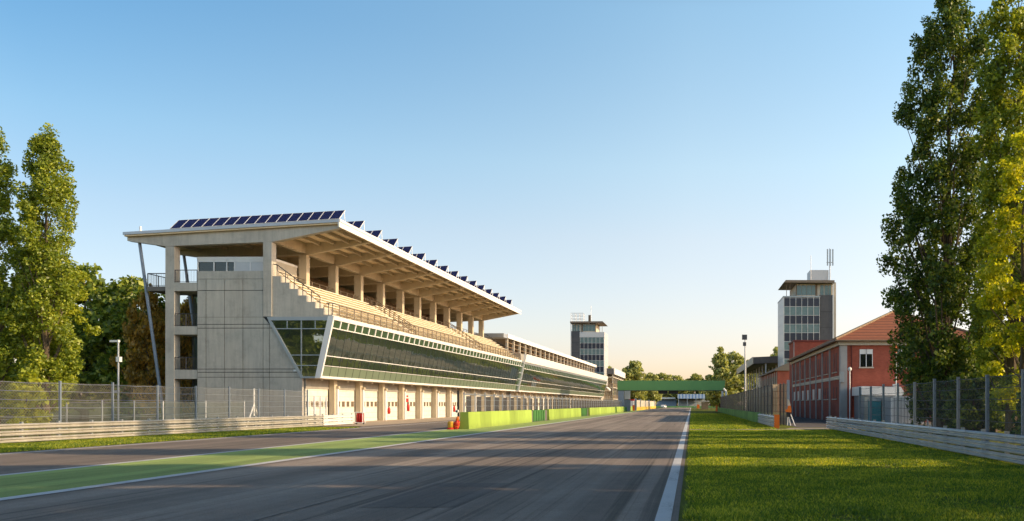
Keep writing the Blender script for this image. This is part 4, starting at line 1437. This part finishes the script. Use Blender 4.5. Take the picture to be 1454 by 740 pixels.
# gallery
MB().box(-7.2, 2.15, 0.1, L2 - 0.1, 9.26, 9.34).build('gallery_floor', 'concrete_warm', PL)
MB().box(-6.2, -6.0, 3, L2 - 1, 9.34, 13.4).build('gallery_wall', 'brown', PL)
rf = MB().box(-8.8, -0.85, 2.0, L2 - 1, 13.6, 14.05).build('gallery_roof', 'towerroof', PL)
MB().box(-0.85, -0.7, 1.0, L2 - 1, 13.55, 14.3).build('fascia', 'fascia', rf)
MB().box(-8.8, -0.85, -1.5, 1.98, 13.5, 14.2).build('roof_end', 'zinc', rf)
for k in range(24):
    y = 2.3 + k * 4.85
    MB().box(-1.45, -1.05, y - 0.22, y + 0.22, 9.34, 13.6).build('gallery_column', 'cornice', PL)
    MB().box(-5.99, -5.9, y + 1.3, y + 3.4, 9.34, 12.2).build('gallery_window', 'greyframe', PL)
mb = MB()
for z in (10.9, 11.5, 12.1, 12.9):
    mb.bar((-1.2, 1.0, z), (-1.2, L2 - 1, z), 0.09)
mb.build('gallery_rail', 'tan', PL)

# ------------------------------------------------------------------ red extinguishers on the garages
G = 'red fire extinguishers on the garage columns'
def extinguisher(label, y, z, h):
    r = thing('fire_extinguisher', label, 'fire extinguisher', to_world(0.78, y, z), 0, G)
    MB().lathe([(0.05, 0), (0.15, 0.03), (0.16, h * 0.75), (0.1, h * 0.9), (0.05, h)], (0, 0, 0), 12).build('cylinder', 'red', r, smooth=True)
    MB().box(-0.03, 0.03, -0.14, 0.04, h, h + 0.07).build('valve', 'black', r)
extinguisher('red extinguisher low on the third garage column from the near end', 4.93 + 5.6 * 2 + 0.5, 0.7, 0.75)
extinguisher('lower of two red extinguishers stacked on the fourth garage column', 4.93 + 5.6 * 3 + 0.5, 0.95, 0.85)
extinguisher('red extinguisher on the sixth garage column nearest the pit wall end', 4.93 + 5.6 * 6 + 0.5, 0.7, 0.85)
r = thing('alarm_box', 'small red alarm box above the extinguisher on the fourth garage column', 'alarm box', to_world(0.7, 4.93 + 5.6 * 3 + 0.45, 2.0))
MB().box(-0.08, 0.08, -0.2, 0.2, 0, 0.4).build('case', 'red', r)
MB().box(-0.06, 0.06, -0.15, 0.15, 0.55, 0.75).build('lamp', 'red', r)

r = thing('extinguisher_trolley', 'white trolley frame carrying red cylinders at the white rail end', 'trolley', (-28.75, 70.2, 0))
mb = MB()
for sx in (-0.35, 0.35):
    for sy in (-0.25, 0.25):
        mb.bar((sx, sy, 0.1), (sx, sy, 1.05), 0.05)
    mb.bar((sx, -0.25, 1.05), (sx, 0.25, 1.05), 0.05)
mb.bar((-0.35, -0.25, 1.05), (0.35, -0.25, 1.05), 0.05)
mb.bar((-0.35, -0.25, 0.15), (0.35, -0.25, 0.15), 0.05)
mb.bar((-0.35, 0.25, 0.15), (0.35, 0.25, 0.15), 0.05)
mb.build('frame', 'white', r)
for k, sx in enumerate((-0.2, 0.0, 0.2)):
    MB().lathe([(0.05, 0), (0.1, 0.03), (0.1, 0.62), (0.04, 0.75)], (sx, -0.05, 0.16), 10).build('cylinder', 'red', r, smooth=True)
MB().box(-0.31, 0.31, 0.08, 0.14, 0.2, 0.98).build('back_panel', 'red', r)
for sx in (-0.3, 0.3):
    w = MB().tube((sx - 0.04, 0.0, 0.1), (sx + 0.04, 0.0, 0.1), 0.1, 12).build('wheel', 'tyre', r)

# drum, bundle, camera at the end of the pit wall
r = thing('drum', 'yellow orange drum on a red base beside the pit wall end', 'drum', (-16.55, 55.6, 0))
MB().lathe([(0.2, 0.14), (0.19, 0.3), (0.2, 0.32), (0.19, 0.46), (0.2, 0.48), (0.18, 0.56), (0.16, 0.57)], n=18).build('barrel', 'drum', r, smooth=True)
MB().lathe([(0.25, 0.0), (0.25, 0.08), (0.21, 0.14)], n=18).build('base', 'red', r)
r = thing('hose_bundle', 'rumpled red and orange hose bundle slumped against the green wall end', 'hose bundle', (-16.18, 55.75, 0))
def lumpy(prof, seed, c, lean):
    rng = random.Random(seed)
    mb = MB().lathe(prof, (0, 0, 0), 14)
    out = []
    for x, y, z in mb.v:
        k = 1 + rng.uniform(-0.16, 0.16)
        out.append((c[0] + x * k + lean * z, c[1] + y * k, c[2] + z))
    mb.v = out
    return mb
lumpy([(0.12, 0.0), (0.17, 0.08), (0.19, 0.25), (0.2, 0.42), (0.17, 0.55), (0.1, 0.62), (0.03, 0.64)], 3, (-0.06, 0, 0), 0.18).build('coil', 'red', r)
lumpy([(0.04, 0.58), (0.09, 0.62), (0.11, 0.72), (0.1, 0.82), (0.05, 0.9), (0.02, 0.91)], 5, (-0.06, 0, 0), 0.18).build('nozzle', 'orange', r)
for k in range(4):
    a = MB()
    z = 0.12 + 0.12 * k
    for j in range(12):
        t0, t1 = 2 * math.pi * j / 12, 2 * math.pi * (j + 1) / 12
        rr = 0.2 - 0.01 * abs(k - 1.5)
        a.tube((-0.06 + 0.18 * z + rr * math.cos(t0), rr * math.sin(t0), z + 0.03 * math.sin(t0 * 2)), (-0.06 + 0.18 * z + rr * math.cos(t1), rr * math.sin(t1), z + 0.03 * math.sin(t1 * 2)), 0.03, 6)
    a.build('loop', 'orange' if k % 2 else 'red', r)
r = thing('wall_camera', 'small white round camera on a thin stand at the wall end', 'camera', (-16.22, 56.0, 0))
MB().bar((0, 0, 0), (0, 0, 1.15), 0.04).build('stand', 'white', r)
MB().tube((0, 0.1, 1.26), (0, -0.08, 1.26), 0.11, 14).build('ring', 'white', r)
MB().tube((0, -0.082, 1.26), (0, -0.11, 1.26), 0.06, 12).build('lens', 'black', r)

# tripod with orange band beside the right fence
r = thing('tripod_stand', 'white legged stand wrapped in orange and black cloth by the fence return', 'tripod', (7.95, 66.0, 0))
MB().bar((-0.12, 0, 1.25), (0.1, -0.1, 0.0), 0.05).build('leg', 'white', r)
MB().bar((0.0, 0, 1.25), (0.45, -0.25, -0.0), 0.06).build('leg', 'white', r)
MB().bar((-0.05, 0.05, 1.25), (-0.12, 0.35, 0.0), 0.05).build('leg', 'white', r)
MB().prism_y([(-0.28, 1.12), (0.16, 1.08), (0.18, 1.3), (0.12, 1.62), (-0.1, 1.62), (-0.14, 1.34), (-0.3, 1.3)], -0.14, 0.12).build('orange_cover', 'orange', r)
MB().prism_y([(-0.22, 0.72), (0.08, 0.68), (0.14, 1.08), (-0.22, 1.11)], -0.12, 0.1).build('black_cloth', 'black', r)
MB().prism_y([(-0.13, 1.63), (0.13, 1.63), (0.0, 2.05), (-0.14, 2.2)], -0.06, 0.06).build('white_top', 'cornice', r)

# ------------------------------------------------------------------ poles
r = thing('camera_pole', 'thin grey pole with camera head behind the left guard rail', 'camera pole', (-31.15, 44.0, 0))
MB().tube((0, 0, 0), (0, 0, 5.25), 0.055, 10, 0.045).build('pole', 'steel', r)
MB().box(-0.42, 0.05, -0.07, 0.07, 5.12, 5.23).build('camera_head', 'whiteframe', r)
MB().box(-0.06, 0.14, -0.1, 0.1, 4.05, 4.32).build('junction_box', 'whiteframe', r)
MB().box(-0.3, 0.04, -0.06, 0.06, 2.35, 2.5).build('bracket', 'steel', r)

r = thing('lighting_mast', 'tall grey lighting mast above the right mesh fence', 'light mast', (8.6, 130, 0))
MB().tube((0, 0, 0), (0, 0, 12.7), 0.2, 10, 0.1).build('mast', 'steel', r)
MB().box(-0.5, 0.3, -0.2, 0.2, 12.1, 12.9).build('floodlight', 'darksteel', r)
MB().box(-0.35, 0.15, -0.2, 0.2, 11.1, 11.7).build('floodlight', 'darksteel', r)

r = thing('cross_pole', 'thin white pole with short crossbar before the brick end wall', 'pole', (17.8, 70.5, 0))
MB().tube((0, 0, 0), (0, 0, 6.2), 0.06, 8).build('pole', 'whiteframe', r)
MB().bar((-0.4, 0, 6.15), (0.4, 0, 6.15), 0.08).build('crossbar', 'brown', r)
MB().bar((0, 0, 6.2), (-0.04, 0, 6.95), 0.08).build('tip', 'orange', r)
MB().box(-0.3, -0.02, -0.15, 0.05, 3.2, 3.5).build('box', 'whiteframe', r)
r = thing('globe_lamp', 'globe lamp on a thin white pole at the brick building corner', 'lamp', (15.1, 77.3, 0))
MB().tube((0, 0, 0), (0, 0, 4.9), 0.06, 8).build('pole', 'whiteframe', r)
MB().lathe([(0.04, 0), (0.14, 0.06), (0.2, 0.2), (0.14, 0.34), (0.04, 0.4)], (0, 0, 4.9), 12).build('globe', 'lamp', r, smooth=True)
r = thing('curved_pipe', 'white hooked pipe rising behind the far right mesh fence', 'pipe', (7.6, 178, 0))
MB().tube((0, 0, 0), (0, 0, 4.6), 0.2, 8).build('upright', 'white', r)
MB().tube((0, 0, 4.55), (-0.6, 0, 5.2), 0.22, 8).build('hook', 'white', r)

# ------------------------------------------------------------------ gantry
r = thing('gantry', 'long plain green overhead gantry spanning the track', 'gantry', (-17.4, 190, 0))
MB().box(0, 25.2, 0, 1.3, 5.02, 7.3).build('board', 'gantrygreen', r)
MB().box(0.0, 25.2, 0.1, 1.2, 4.9, 5.015).build('lower_truss', 'darksteel', r)
MB().box(0.15, 1.5, 0.2, 1.1, 0, 4.9).build('leg', 'steelblue', r)
MB().box(24.4, 24.9, 0.3, 0.9, 0, 4.9).build('leg', 'steel', r)
for x in (9.5, 12.0):
    MB().box(x, x + 2.2, 1.31, 2.0, 4.2, 5.0).build('signal_box', 'black', r)
r = thing('notice_board', 'white notice board on a dark base beside the gantry leg', 'sign board', (-16.0, 196, 0))
MB().box(-0.2, 1.15, 0, 0.15, 3.0, 5.0).build('board', 'white', r)
MB().box(-0.3, 1.2, 0.02, 0.4, 0, 2.9).build('base', 'steelblue', r)

# ------------------------------------------------------------------ control towers
def tower(label, x, y, mir, white_parapet, extras):
    t = thing('control_tower', label, 'tower', (x, y, 0), 0, 'twin control towers')
    def B(mb, x0, x1, *a):
        if mir: x0, x1 = -x1, -x0
        mb.box(x0, x1, *a)
        return mb
    D = 11.6
    B(MB(), 0.06, 8.1, 0.1, D, 8.2, 25.9).build('shaft', 'charcoal', t)
    # glazed front: alternating rows
    rows = []
    z = 25.6 if not white_parapet else 24.2
    kinds = ['dark', 'glass']
    k = 0 if not white_parapet else 1
    frame = MB()
    while z - 1.96 > 8.2:
        pn = MB()
        for c in range(6):
            B(pn, 0.12 + c * 1.33, 0.12 + c * 1.33 + 1.24, 0.04, 0.098, z - 1.88, z)
        pn.build('window' if k % 2 else 'dark_pane', 'towerglass' if k % 2 else 'towerdark', t)
        B(frame, 0.0, 8.15, 0.0, 0.099, z + 0.01, z + 0.07)
        z -= 1.96
        k += 1
    for c in range(7):
        B(frame, 0.04 + c * 1.33, 0.11 + c * 1.33, -0.02, 0.0985, 8.2, 25.75)
    frame.build('frame', 'whiteframe', t)
    # pale side facing the track
    side = MB()
    for c in range(4):
        for zz in range(9):
            B(side, -0.08, 0.055, 0.0 + c * 2.9, 2.86 + c * 2.9, 8.2 + zz * 1.96, 10.12 + zz * 1.96)
    side.build('side_panel', 'towerpanel', t)
    B(MB(), 0.0, 0.05, 0.12, D - 0.1, 8.25, 25.7).build('side_joint', 'greyframe', t)
    if white_parapet:
        B(MB(), -0.1, 8.2, -0.05, D, 24.3, 25.98).build('parapet', 'towerpanel', t)
    else:
        B(MB(), -0.15, 8.2, -0.1, D, 25.8, 26.05).build('parapet', 'greyframe', t)
    # charcoal stair shaft
    B(MB(), 8.2, 11.0, 0.0, D, 0, 26.3).build('stair_shaft', 'charcoal', t)
    jo = MB()
    for zz in (12.0, 15.5, 19.0, 22.5):
        B(jo, 8.25, 10.95, -0.02, 0.0, zz, zz + 0.08)
    jo.build('joint', 'black', t)
    B(MB(), 11.0, 11.25, -0.05, 0.3, 0, 28.9).build('edge_trim', 'whiteframe', t)
    # cabin
    cab = B(MB(), 2.9, 10.9, 1.0, D, 26.06, 28.85).build('cabin', 'cornice', t)
    for a, b in ((3.1, 4.1), (4.2, 5.2), (5.3, 6.3), (6.4, 7.2), (8.4, 9.1), (9.4, 10.1), (10.25, 10.8)):
        B(MB(), a, b, 0.93, 0.99, 26.4, 28.6).build('cabin_window', 'towerglass', cab)
    w = MB()
    B(w, 7.3, 7.7, 0.9, 0.99, 26.1, 28.8)
    B(w, 2.85, 3.02, 0.9, 0.99, 26.1, 28.8)
    w.build('cabin_frame', 'brown', cab)
    mb = MB()
    if mir:
        mb.prism_y([(0.1, 29.0), (-11.3, 28.9), (-11.3, 29.5), (-0.4, 29.55)], -0.8, D)
    else:
        mb.prism_y([(-0.1, 29.0), (11.3, 28.9), (11.3, 29.5), (0.4, 29.55)], -0.8, D)
    mb.build('roof_slab', 'towerroof', t)
    for a in (0.6, 1.4):
        B(MB(), a, a + 0.12, 0.2, 0.32, 26.0, 28.95).build('roof_post', 'brown', t)
    sg = -1 if mir else 1
    # foot of the tower
    B(MB(), 1.2, 8.1, 1.5, D, 0, 8.18).build('foot', 'cornice', t)
    B(MB(), 0.8, 8.1, 0.3, 1.5, 3.7, 4.9).build('foot_balcony', 'concrete', t)
    w = MB()
    for a in (2.0, 3.6, 5.2, 6.6):
        B(w, a, a + 0.9, 1.42, 1.49, 5.4, 7.6)
        B(w, a, a + 0.9, 1.42, 1.49, 0.2, 3.2)
    w.build('foot_window', 'towerdark', t)
    if extras == 'mast':
        B(MB(), 6.4, 10.6, 3, 8, 29.5, 32.4).build('penthouse', 'towerpanel', t)
        B(MB(), 11.3, 12.3, 3, D, 0, 29.6).build('lift_shaft', 'cornice', t)
        m = MB().tube((sg * 10.8, 2.5, 29.5), (sg * 10.8, 2.5, 37.2), 0.14, 8)
        m.build('antenna_mast', 'steel', t)
        for dx in (-0.6, 0.0, 0.6):
            MB().box(10.8 + dx - 0.14, 10.8 + dx + 0.14, 2.0, 2.2, 33.2 + abs(dx) * 0.1, 37.0).build('panel_antenna', 'greyframe', t)
        MB().bar((10.0, 2.3, 34.0), (11.6, 2.3, 34.0), 0.1).build('antenna_bracket', 'steel', t)
        MB().bar((6.4, 2.0, 29.5), (6.4, 2.0, 35.5), 0.08).build('whip_antenna', 'steel', t)
        bl = MB().box(11.3, 14.2, 0.5, 3, 11.6, 11.9).build('balcony', 'lintel', t)
        railing(bl, (11.3, 0.55, 11.9), (14.1, 0.55, 11.9), 2.0, 1.0, 'darksteel', 3, 0.1)
        MB().bar((13.6, 1, 11.9), (13.6, 1, 16.6), 0.16).build('vent_pipe', 'steel', t)
    else:
        cg = MB()
        for a in (-11.2, -9.8, -8.3, -7.0):
            for b in (0.5, 3.5):
                cg.bar((a, b, 29.5), (a, b, 32.4), 0.09)
        for zz in (30.5, 31.5, 32.4):
            for b in (0.5, 3.5):
                cg.bar((-11.2, b, zz), (-7.0, b, zz), 0.07)
        cg.build('roof_cage', 'steel', t)
        MB().box(-5.4, -4.6, 1, 2, 29.5, 31.8).build('chimney', 'brown', t)
        MB().bar((-4.5, 1.0, 29.5), (-4.5, 1.0, 35.0), 0.09).build('whip_antenna', 'steel', t)
    return t
tower('glazed control tower right of the track with a mobile phone antenna mast', 20.7, 182, False, False, 'mast')
tower('glazed control tower behind the lower pit building with a wire cage on its roof', -29.4, 272, True, True, 'cage')

# ------------------------------------------------------------------ canopy pavilion beyond the pit building
r = thing('canopy_pavilion', 'open pavilion with flat white edged canopy beside the far tower', 'pavilion', (-33.5, 280, 0))
rf = MB().box(0, 6.6, 0, 60, 12.2, 14.1).build('canopy', 'concrete_dark', r)
MB().box(6.61, 6.9, -0.1, 60, 12.1, 14.2).build('fascia', 'fascia', rf)
MB().box(0.0, 6.58, -0.2, -0.02, 12.2, 14.15).build('end_fascia', 'charcoal', rf)
for z in (0.0, 4.0, 7.6):
    MB().box(0.2, 6.4, 0.3, 58, z + 3.4, z + 3.7).build('floor_slab', 'cornice', r)
for k in range(9):
    for x in (0.5, 3.2, 6.0):
        MB().box(x, x + 0.35, 0.6 + k * 7.0, 0.95 + k * 7.0, 0, 12.2).build('column', 'cornice', r)
for z in (3.7, 7.7):
    railing(r, (0.3, 0.35, z), (6.3, 0.35, z), 1.1, 1.5, 'tan', 3, 0.08)
    railing(r, (6.3, 0.35, z), (6.3, 57, z), 1.1, 3.0, 'tan', 3, 0.08)
MB().box(0.3, 0.5, 1.0, 57, 0, 11.2).build('rear_wall', 'concrete_dark', r)
MB().prism_x([(0.0, 6.2), (0.2, 7.0), (-12, 7.6), (-12, 7.2)], 2.0, 5.5).build('awning', 'fascia', r)
MB().box(1.0, 2.2, -3.0, -2.9, 3.2, 5.0).build('white_sign', 'white', r)

# ------------------------------------------------------------------ canopy stand on the right
r = thing('canopy_stand', 'stand with dark sloping canopy beyond the brick building', 'grandstand', (15, 197, 0))
rf = MB().prism_y([(0, 11.6), (9, 12.0), (9, 13.6), (0, 13.2)], 0.0, 70).build('canopy', 'charcoal', r)
MB().box(-0.2, -0.01, -0.05, 70, 11.5, 13.25).build('fascia', 'cornice', rf)
for k in range(8):
    for x in (3.0, 6.5):
        MB().box(x, x + 0.3, 1 + k * 9.4, 1.3 + k * 9.4, 0, 11.7).build('column', 'steel', r)
mb = MB()
for k in range(8):
    mb.box(2.0 + k * 0.8, 9, 2, 68, 0.6 * k, 0.6 * k + 0.6)
mb.build('seating_tier', 'concrete_dark', r)

# ------------------------------------------------------------------ brick buildings
BR = thing('brick_building', 'two storey red brick building with tiled hip roof and grey pilasters', 'building', (14.6, 79, 0))
BW, BLn, EH = 14.0, 38.0, 8.0
MB().box(0, BW, 0, BLn, 0, EH - 0.02).build('wall', 'brick', BR)
MB().box(-0.1, 0.56, -0.1, 0.6, 0, 7.5).build('corner_pilaster', 'pilaster', BR)
ypil = [6.2, 11.0, 15.6, 20.2, 24.8, 29.4, 34.0, 37.6]
for y in ypil:
    MB().box(-0.14, -0.003, y - 0.17, y + 0.17, 0, 7.5).build('pilaster', 'pilaster', BR)
MB().box(-0.09, -0.004, 0.6, BLn, 4.2, 4.55).build('string_course', 'cornice', BR)
mb = MB().box(-0.3, BW + 0.3, -0.3, BLn + 0.3, 7.5, 7.98)
mb.build('cornice', 'cornice', BR)
ed = [0.6] + ypil
for i in range(len(ed) - 1):
    a, b = ed[i] + 0.25, ed[i + 1] - 0.25
    c = (a + b) / 2
    for s in (-0.75, 0.75):
        w = MB().box(-0.03, -0.004, c + s - 0.35, c + s + 0.35, 5.0, 6.9).build('window', 'redshutter', BR)
        MB().box(-0.14, -0.004, c + s - 0.45, c + s + 0.45, 4.9, 5.0).build('sill', 'cornice', w)
    if i < 2:
        for s in (-0.75, 0.75):
            w = MB().box(-0.03, -0.004, c + s - 0.35, c + s + 0.35, 2.3, 3.5).build('window', 'redshutter', BR)
            MB().box(-0.14, -0.004, c + s - 0.45, c + s + 0.45, 2.2, 2.3).build('sill', 'cornice', w)
    else:
        w = MB().box(-0.03, -0.004, c - 0.75, c + 0.75, 2.3, 3.5).build('window', 'towerpanel', BR)
        MB().box(-0.14, -0.004, c - 0.85, c + 0.85, 2.2, 2.3).build('sill', 'cornice', w)
for x in (1.85, 5.55, 9.6):
    w = MB().box(x, x + 1.15, -0.02, 0.06, 5.4, 7.1).build('window', 'glassdark', BR)
    f = MB()
    f.box(x - 0.06, x, -0.05, 0.05, 5.4, 7.1)
    f.box(x + 1.15, x + 1.21, -0.05, 0.05, 5.4, 7.1)
    f.box(x + 0.54, x + 0.61, -0.05, 0.05, 5.4, 7.1)
    f.box(x, x + 1.15, -0.05, -0.021, 6.64, 7.1) if x != 5.55 else f.box(x, x + 1.15, -0.05, -0.021, 6.9, 7.1)
    f.build('frame', 'whiteframe', w)
    MB().box(x - 0.15, x + 1.3, -0.16, -0.003, 5.25, 5.38).build('sill', 'cornice', w)
MB().tube((1.0, -0.12, 0), (1.0, -0.12, 7.7), 0.06, 8).build('downpipe', 'redshutter', BR)
MB().tube((7.4, -0.12, 2.0), (7.4, -0.12, 7.5), 0.05, 8).build('downpipe', 'pilaster', BR)
b_ = MB().box(-0.18, 0.2, -0.5, -0.12, 3.9, 4.9).build('wall_lamp', 'greyframe', BR)
# hip roof
o_ = 0.65
rz_, ez = 8.0 + 0.475 * (BW / 2 + o_), 8.0
P = [(-o_, -o_, ez), (BW + o_, -o_, ez), (BW + o_, BLn + o_, ez), (-o_, BLn + o_, ez), (BW / 2, BW / 2, rz_), (BW / 2, BLn - BW / 2, rz_)]
mb = MB()
mb.v = P + [(x, y, z - 0.16) for x, y, z in P[:4]]
mb.f = [(0, 1, 4), (1, 2, 5, 4), (2, 3, 5), (3, 0, 4, 5), (1, 0, 6, 7), (2, 1, 7, 8), (3, 2, 8, 9), (0, 3, 9, 6), (6, 9, 8, 7)]
rf = mb.build('roof', 'tiles', BR)
mb = MB()
for a, b in ((0, 4), (1, 4), (4, 5), (2, 5), (3, 5)):
    pa, pb = Vector(P[a]), Vector(P[b])
    n = int((pb - pa).length / 0.42)
    for k in range(n):
        p0, p1 = pa.lerp(pb, k / n), pa.lerp(pb, (k + 0.92) / n)
        mb.tube(p0 + Vector((0, 0, 0.03)), p1 + Vector((0, 0, 0.07)), 0.12, 6)
mb.build('ridge_tile', 'tan', rf)
mb = MB()
mb.tube((-o_ - 0.06, -o_ - 0.1, ez - 0.1), (-o_ - 0.06, BLn + o_, ez - 0.1), 0.09, 8)
mb.tube((-o_ - 0.1, -o_ - 0.06, ez - 0.1), (BW + o_, -o_ - 0.06, ez - 0.1), 0.09, 8)
mb.build('gutter', 'brown', rf)

r = thing('brick_block', 'flat topped red block at the far end of the brick building', 'building', (14.9, 117.4, 0))
MB().box(0, 6.5, 0, 6, 0, 10.8).build('wall', 'brick', r)
MB().box(-0.15, 6.65, -0.15, 6.15, 10.81, 11.05).build('coping', 'redshutter', r)
MB().box(-0.08, -0.002, 0.0, 0.35, 0, 10.8).build('corner_trim', 'pilaster', r)
r = thing('low_brick_building', 'long low brick building with brown roof left of the right tower foot', 'building', (17.6, 166, 0))
MB().box(0, 2.9, 0, 40, 0, 8.6).build('wall', 'brick', r)
MB().prism_y([(-0.6, 8.6), (3.0, 8.6), (3.0, 10.6), (-0.6, 8.9)], -0.4, 40.4).build('roof', 'towerroof', r)
for k in range(10):
    MB().box(-0.1, -0.003, 1.0 + k * 4, 1.5 + k * 4, 0, 8.5).build('pilaster', 'cornice', r)
    MB().box(-0.05, -0.002, 2.3 + k * 4, 4.1 + k * 4, 5.6, 7.6).build('window', 'brown', r)
MB().box(-0.12, -0.001, 0, 40, 4.6, 5.2).build('string_course', 'cornice', r)

# annex and things in the yard
r = thing('annex', 'low annex with white fascia against the brick end wall', 'annex', (15.8, 74.5, 0))
MB().box(0, 3.6, 0, 4.2, 0, 2.55).build('wall', 'greyframe', r)
MB().prism_y([(-0.2, 2.56), (3.9, 2.56), (3.4, 3.35), (-0.2, 3.4)], -0.2, 4.3).build('fascia', 'white', r)
MB().box(1.9, 3.0, -0.05, -0.003, 0.05, 2.2).build('door', 'brown', r)
MB().box(0.1, 0.5, -0.05, -0.004, 0.05, 2.4).build('pier', 'cornice', r)
r = thing('teal_booth', 'teal cabinet in front of the low white annex', 'cabinet', (15.9, 72.0, 0))
MB().box(0, 0.95, 0, 0.95, 0, 2.05).build('body', 'teal', r)
MB().box(-0.04, 0.99, -0.04, 0.99, 2.05, 2.2).build('roof', 'greyframe', r)
MB().box(0.12, 0.83, -0.03, -0.003, 0.1, 1.85).build('door', 'teal', r)
r = thing('container', 'white corrugated container behind the right fence', 'container', (17.0, 69.0, 0))
MB().box(0, 2.75, 0, 6, 0.1, 2.35).build('body', 'corr', r)
mb = MB()
for x in (0, 2.65):
    mb.box(x - 0.03, x + 0.13, -0.06, -0.003, 0.05, 2.4)
mb.box(-0.03, 2.78, -0.06, -0.003, 2.3, 2.42)
mb.build('frame', 'whiteframe', r)
r = thing('covered_stair', 'green roofed outside stair with white handrail right of the container', 'staircase', (19.0, 66.5, 0))
MB().prism_x([(0, 2.3), (3.5, 2.3), (3.5, 2.5), (0, 2.5)], 0.3, 3.4).build('landing', 'greencanvas', r)
MB().prism_y([(0.3, 2.55), (2.2, 4.1), (3.6, 4.1), (3.6, 3.9), (2.3, 3.9), (0.5, 2.51)], 0.2, 2.5).build('canopy', 'greencanvas', r)
MB().bar((0.0, 0.1, 2.9), (2.2, 0.1, 4.35), 0.07).build('handrail', 'white', r)
for x in (0.4, 1.9, 3.3):
    MB().box(x, x + 0.12, 0.2, 0.32, 0, 2.3).build('post', 'steelblue', r)
r = thing('tan_wall', 'tan plaster wall catching sun behind the right fence', 'wall', (15.5, 52, 0), R(8))
MB().box(0, 22, 0, 0.3, 0, 2.3).build('wall_face', 'tan', r)
MB().box(-0.05, 22.05, -0.05, 0.35, 2.3, 2.4).build('coping', 'cornice', r)

# ------------------------------------------------------------------ end of the straight
r = thing('far_barrier', 'cream mesh topped barrier with yellow base beyond the pit wall', 'barrier', (-15.4, 222, 0))
MB().box(-0.3, 0.3, 0, 120, 0, 0.95).build('base', 'yellow', r)
MB().box(-0.12, 0.12, 0, 120, 0.951, 2.9).build('panel', 'cornice', r)
for y in (0, 18, 70, 110):
    MB().box(-0.35, 0.35, y - 0.3, y + 0.3, 0, 3.3).build('post', 'steelblue', r)
r = thing('marshal_post', 'small white hut with red trim beyond the pit wall end', 'hut', (-16.8, 217, 0))
MB().box(0, 1.3, 0, 1.5, 0, 2.7).build('body', 'white', r)
MB().box(-0.1, 1.4, -0.1, 1.6, 2.7, 3.1).build('roof', 'red', r)
r = thing('far_stand', 'far blue striped canopy stand at the end of the straight', 'grandstand', (-7.0, 425, 0))
MB().prism_x([(0, 0.6), (9, 4.6), (9, 0.0), (0, 0)], 0, 14).build('seats', 'seats', r)
MB().box(-0.3, 14.0, -1, 9, 4.7, 7.0).build('canopy', 'bluebanner', r)
for x in (0, 4.6, 9.2, 13.6):
    MB().box(x, x + 0.3, -0.6, -0.3, 0, 4.7).build('column', 'steel', r)
r = thing('far_stand', 'far grey blue open stand left of the striped canopy stand', 'grandstand', (-18.5, 425, 0))
MB().prism_x([(0, 0.5), (8, 4.4), (8, 0), (0, 0)], 0, 10.5).build('seats', 'seatsblue', r)
MB().box(2.2, 9.8, 4.0, 8.5, 4.5, 5.4).build('roof', 'towerpanel', r)
r = thing('kiosk', 'brown kiosk with flat roof at the far right verge', 'kiosk', (3.2, 262, 0))
MB().box(0, 2.2, 0, 3, 0, 2.4).build('wall', 'tan', r)
MB().box(-2.4, 2.6, -0.4, 3.2, 2.5, 2.9).build('roof', 'cornice', r)
MB().box(-2.2, -2.05, 0, 0.15, 0, 2.5).build('post', 'steel', r)
sheet('far_grass_bank', [(-60, 417), (60, 409), (60, 424), (-60, 424)], 0.02, 'grass')
r = thing('far_wall', 'low green wall closing the far end of the straight', 'wall', (-25, 421, 0))
MB().box(0, 60, 0, 0.4, 0, 0.75).build('wall_face', 'gantrygreen', r)
# white car
r = thing('parked_car', 'small white car parked at the far left of the track end', 'car', (-13.6, 395, 0), R(75))
body = [(-2.0, 0.25), (2.0, 0.25), (2.05, 0.65), (1.9, 0.82), (1.0, 0.92), (0.45, 1.38), (-1.1, 1.42), (-1.85, 0.95), (-2.02, 0.85)]
MB().prism_y(body, -0.85, 0.85).build('body', 'white', r)
MB().prism_y([(0.9, 0.95), (0.42, 1.34), (-1.05, 1.37), (-1.6, 0.98)], -0.86, 0.86).build('window', 'black', r)
for x in (-1.25, 1.25):
    for y in (-0.8, 0.8):
        MB().tube((x, y - 0.09, 0.31), (x, y + 0.09, 0.31), 0.31, 14).build('wheel', 'tyre', r)
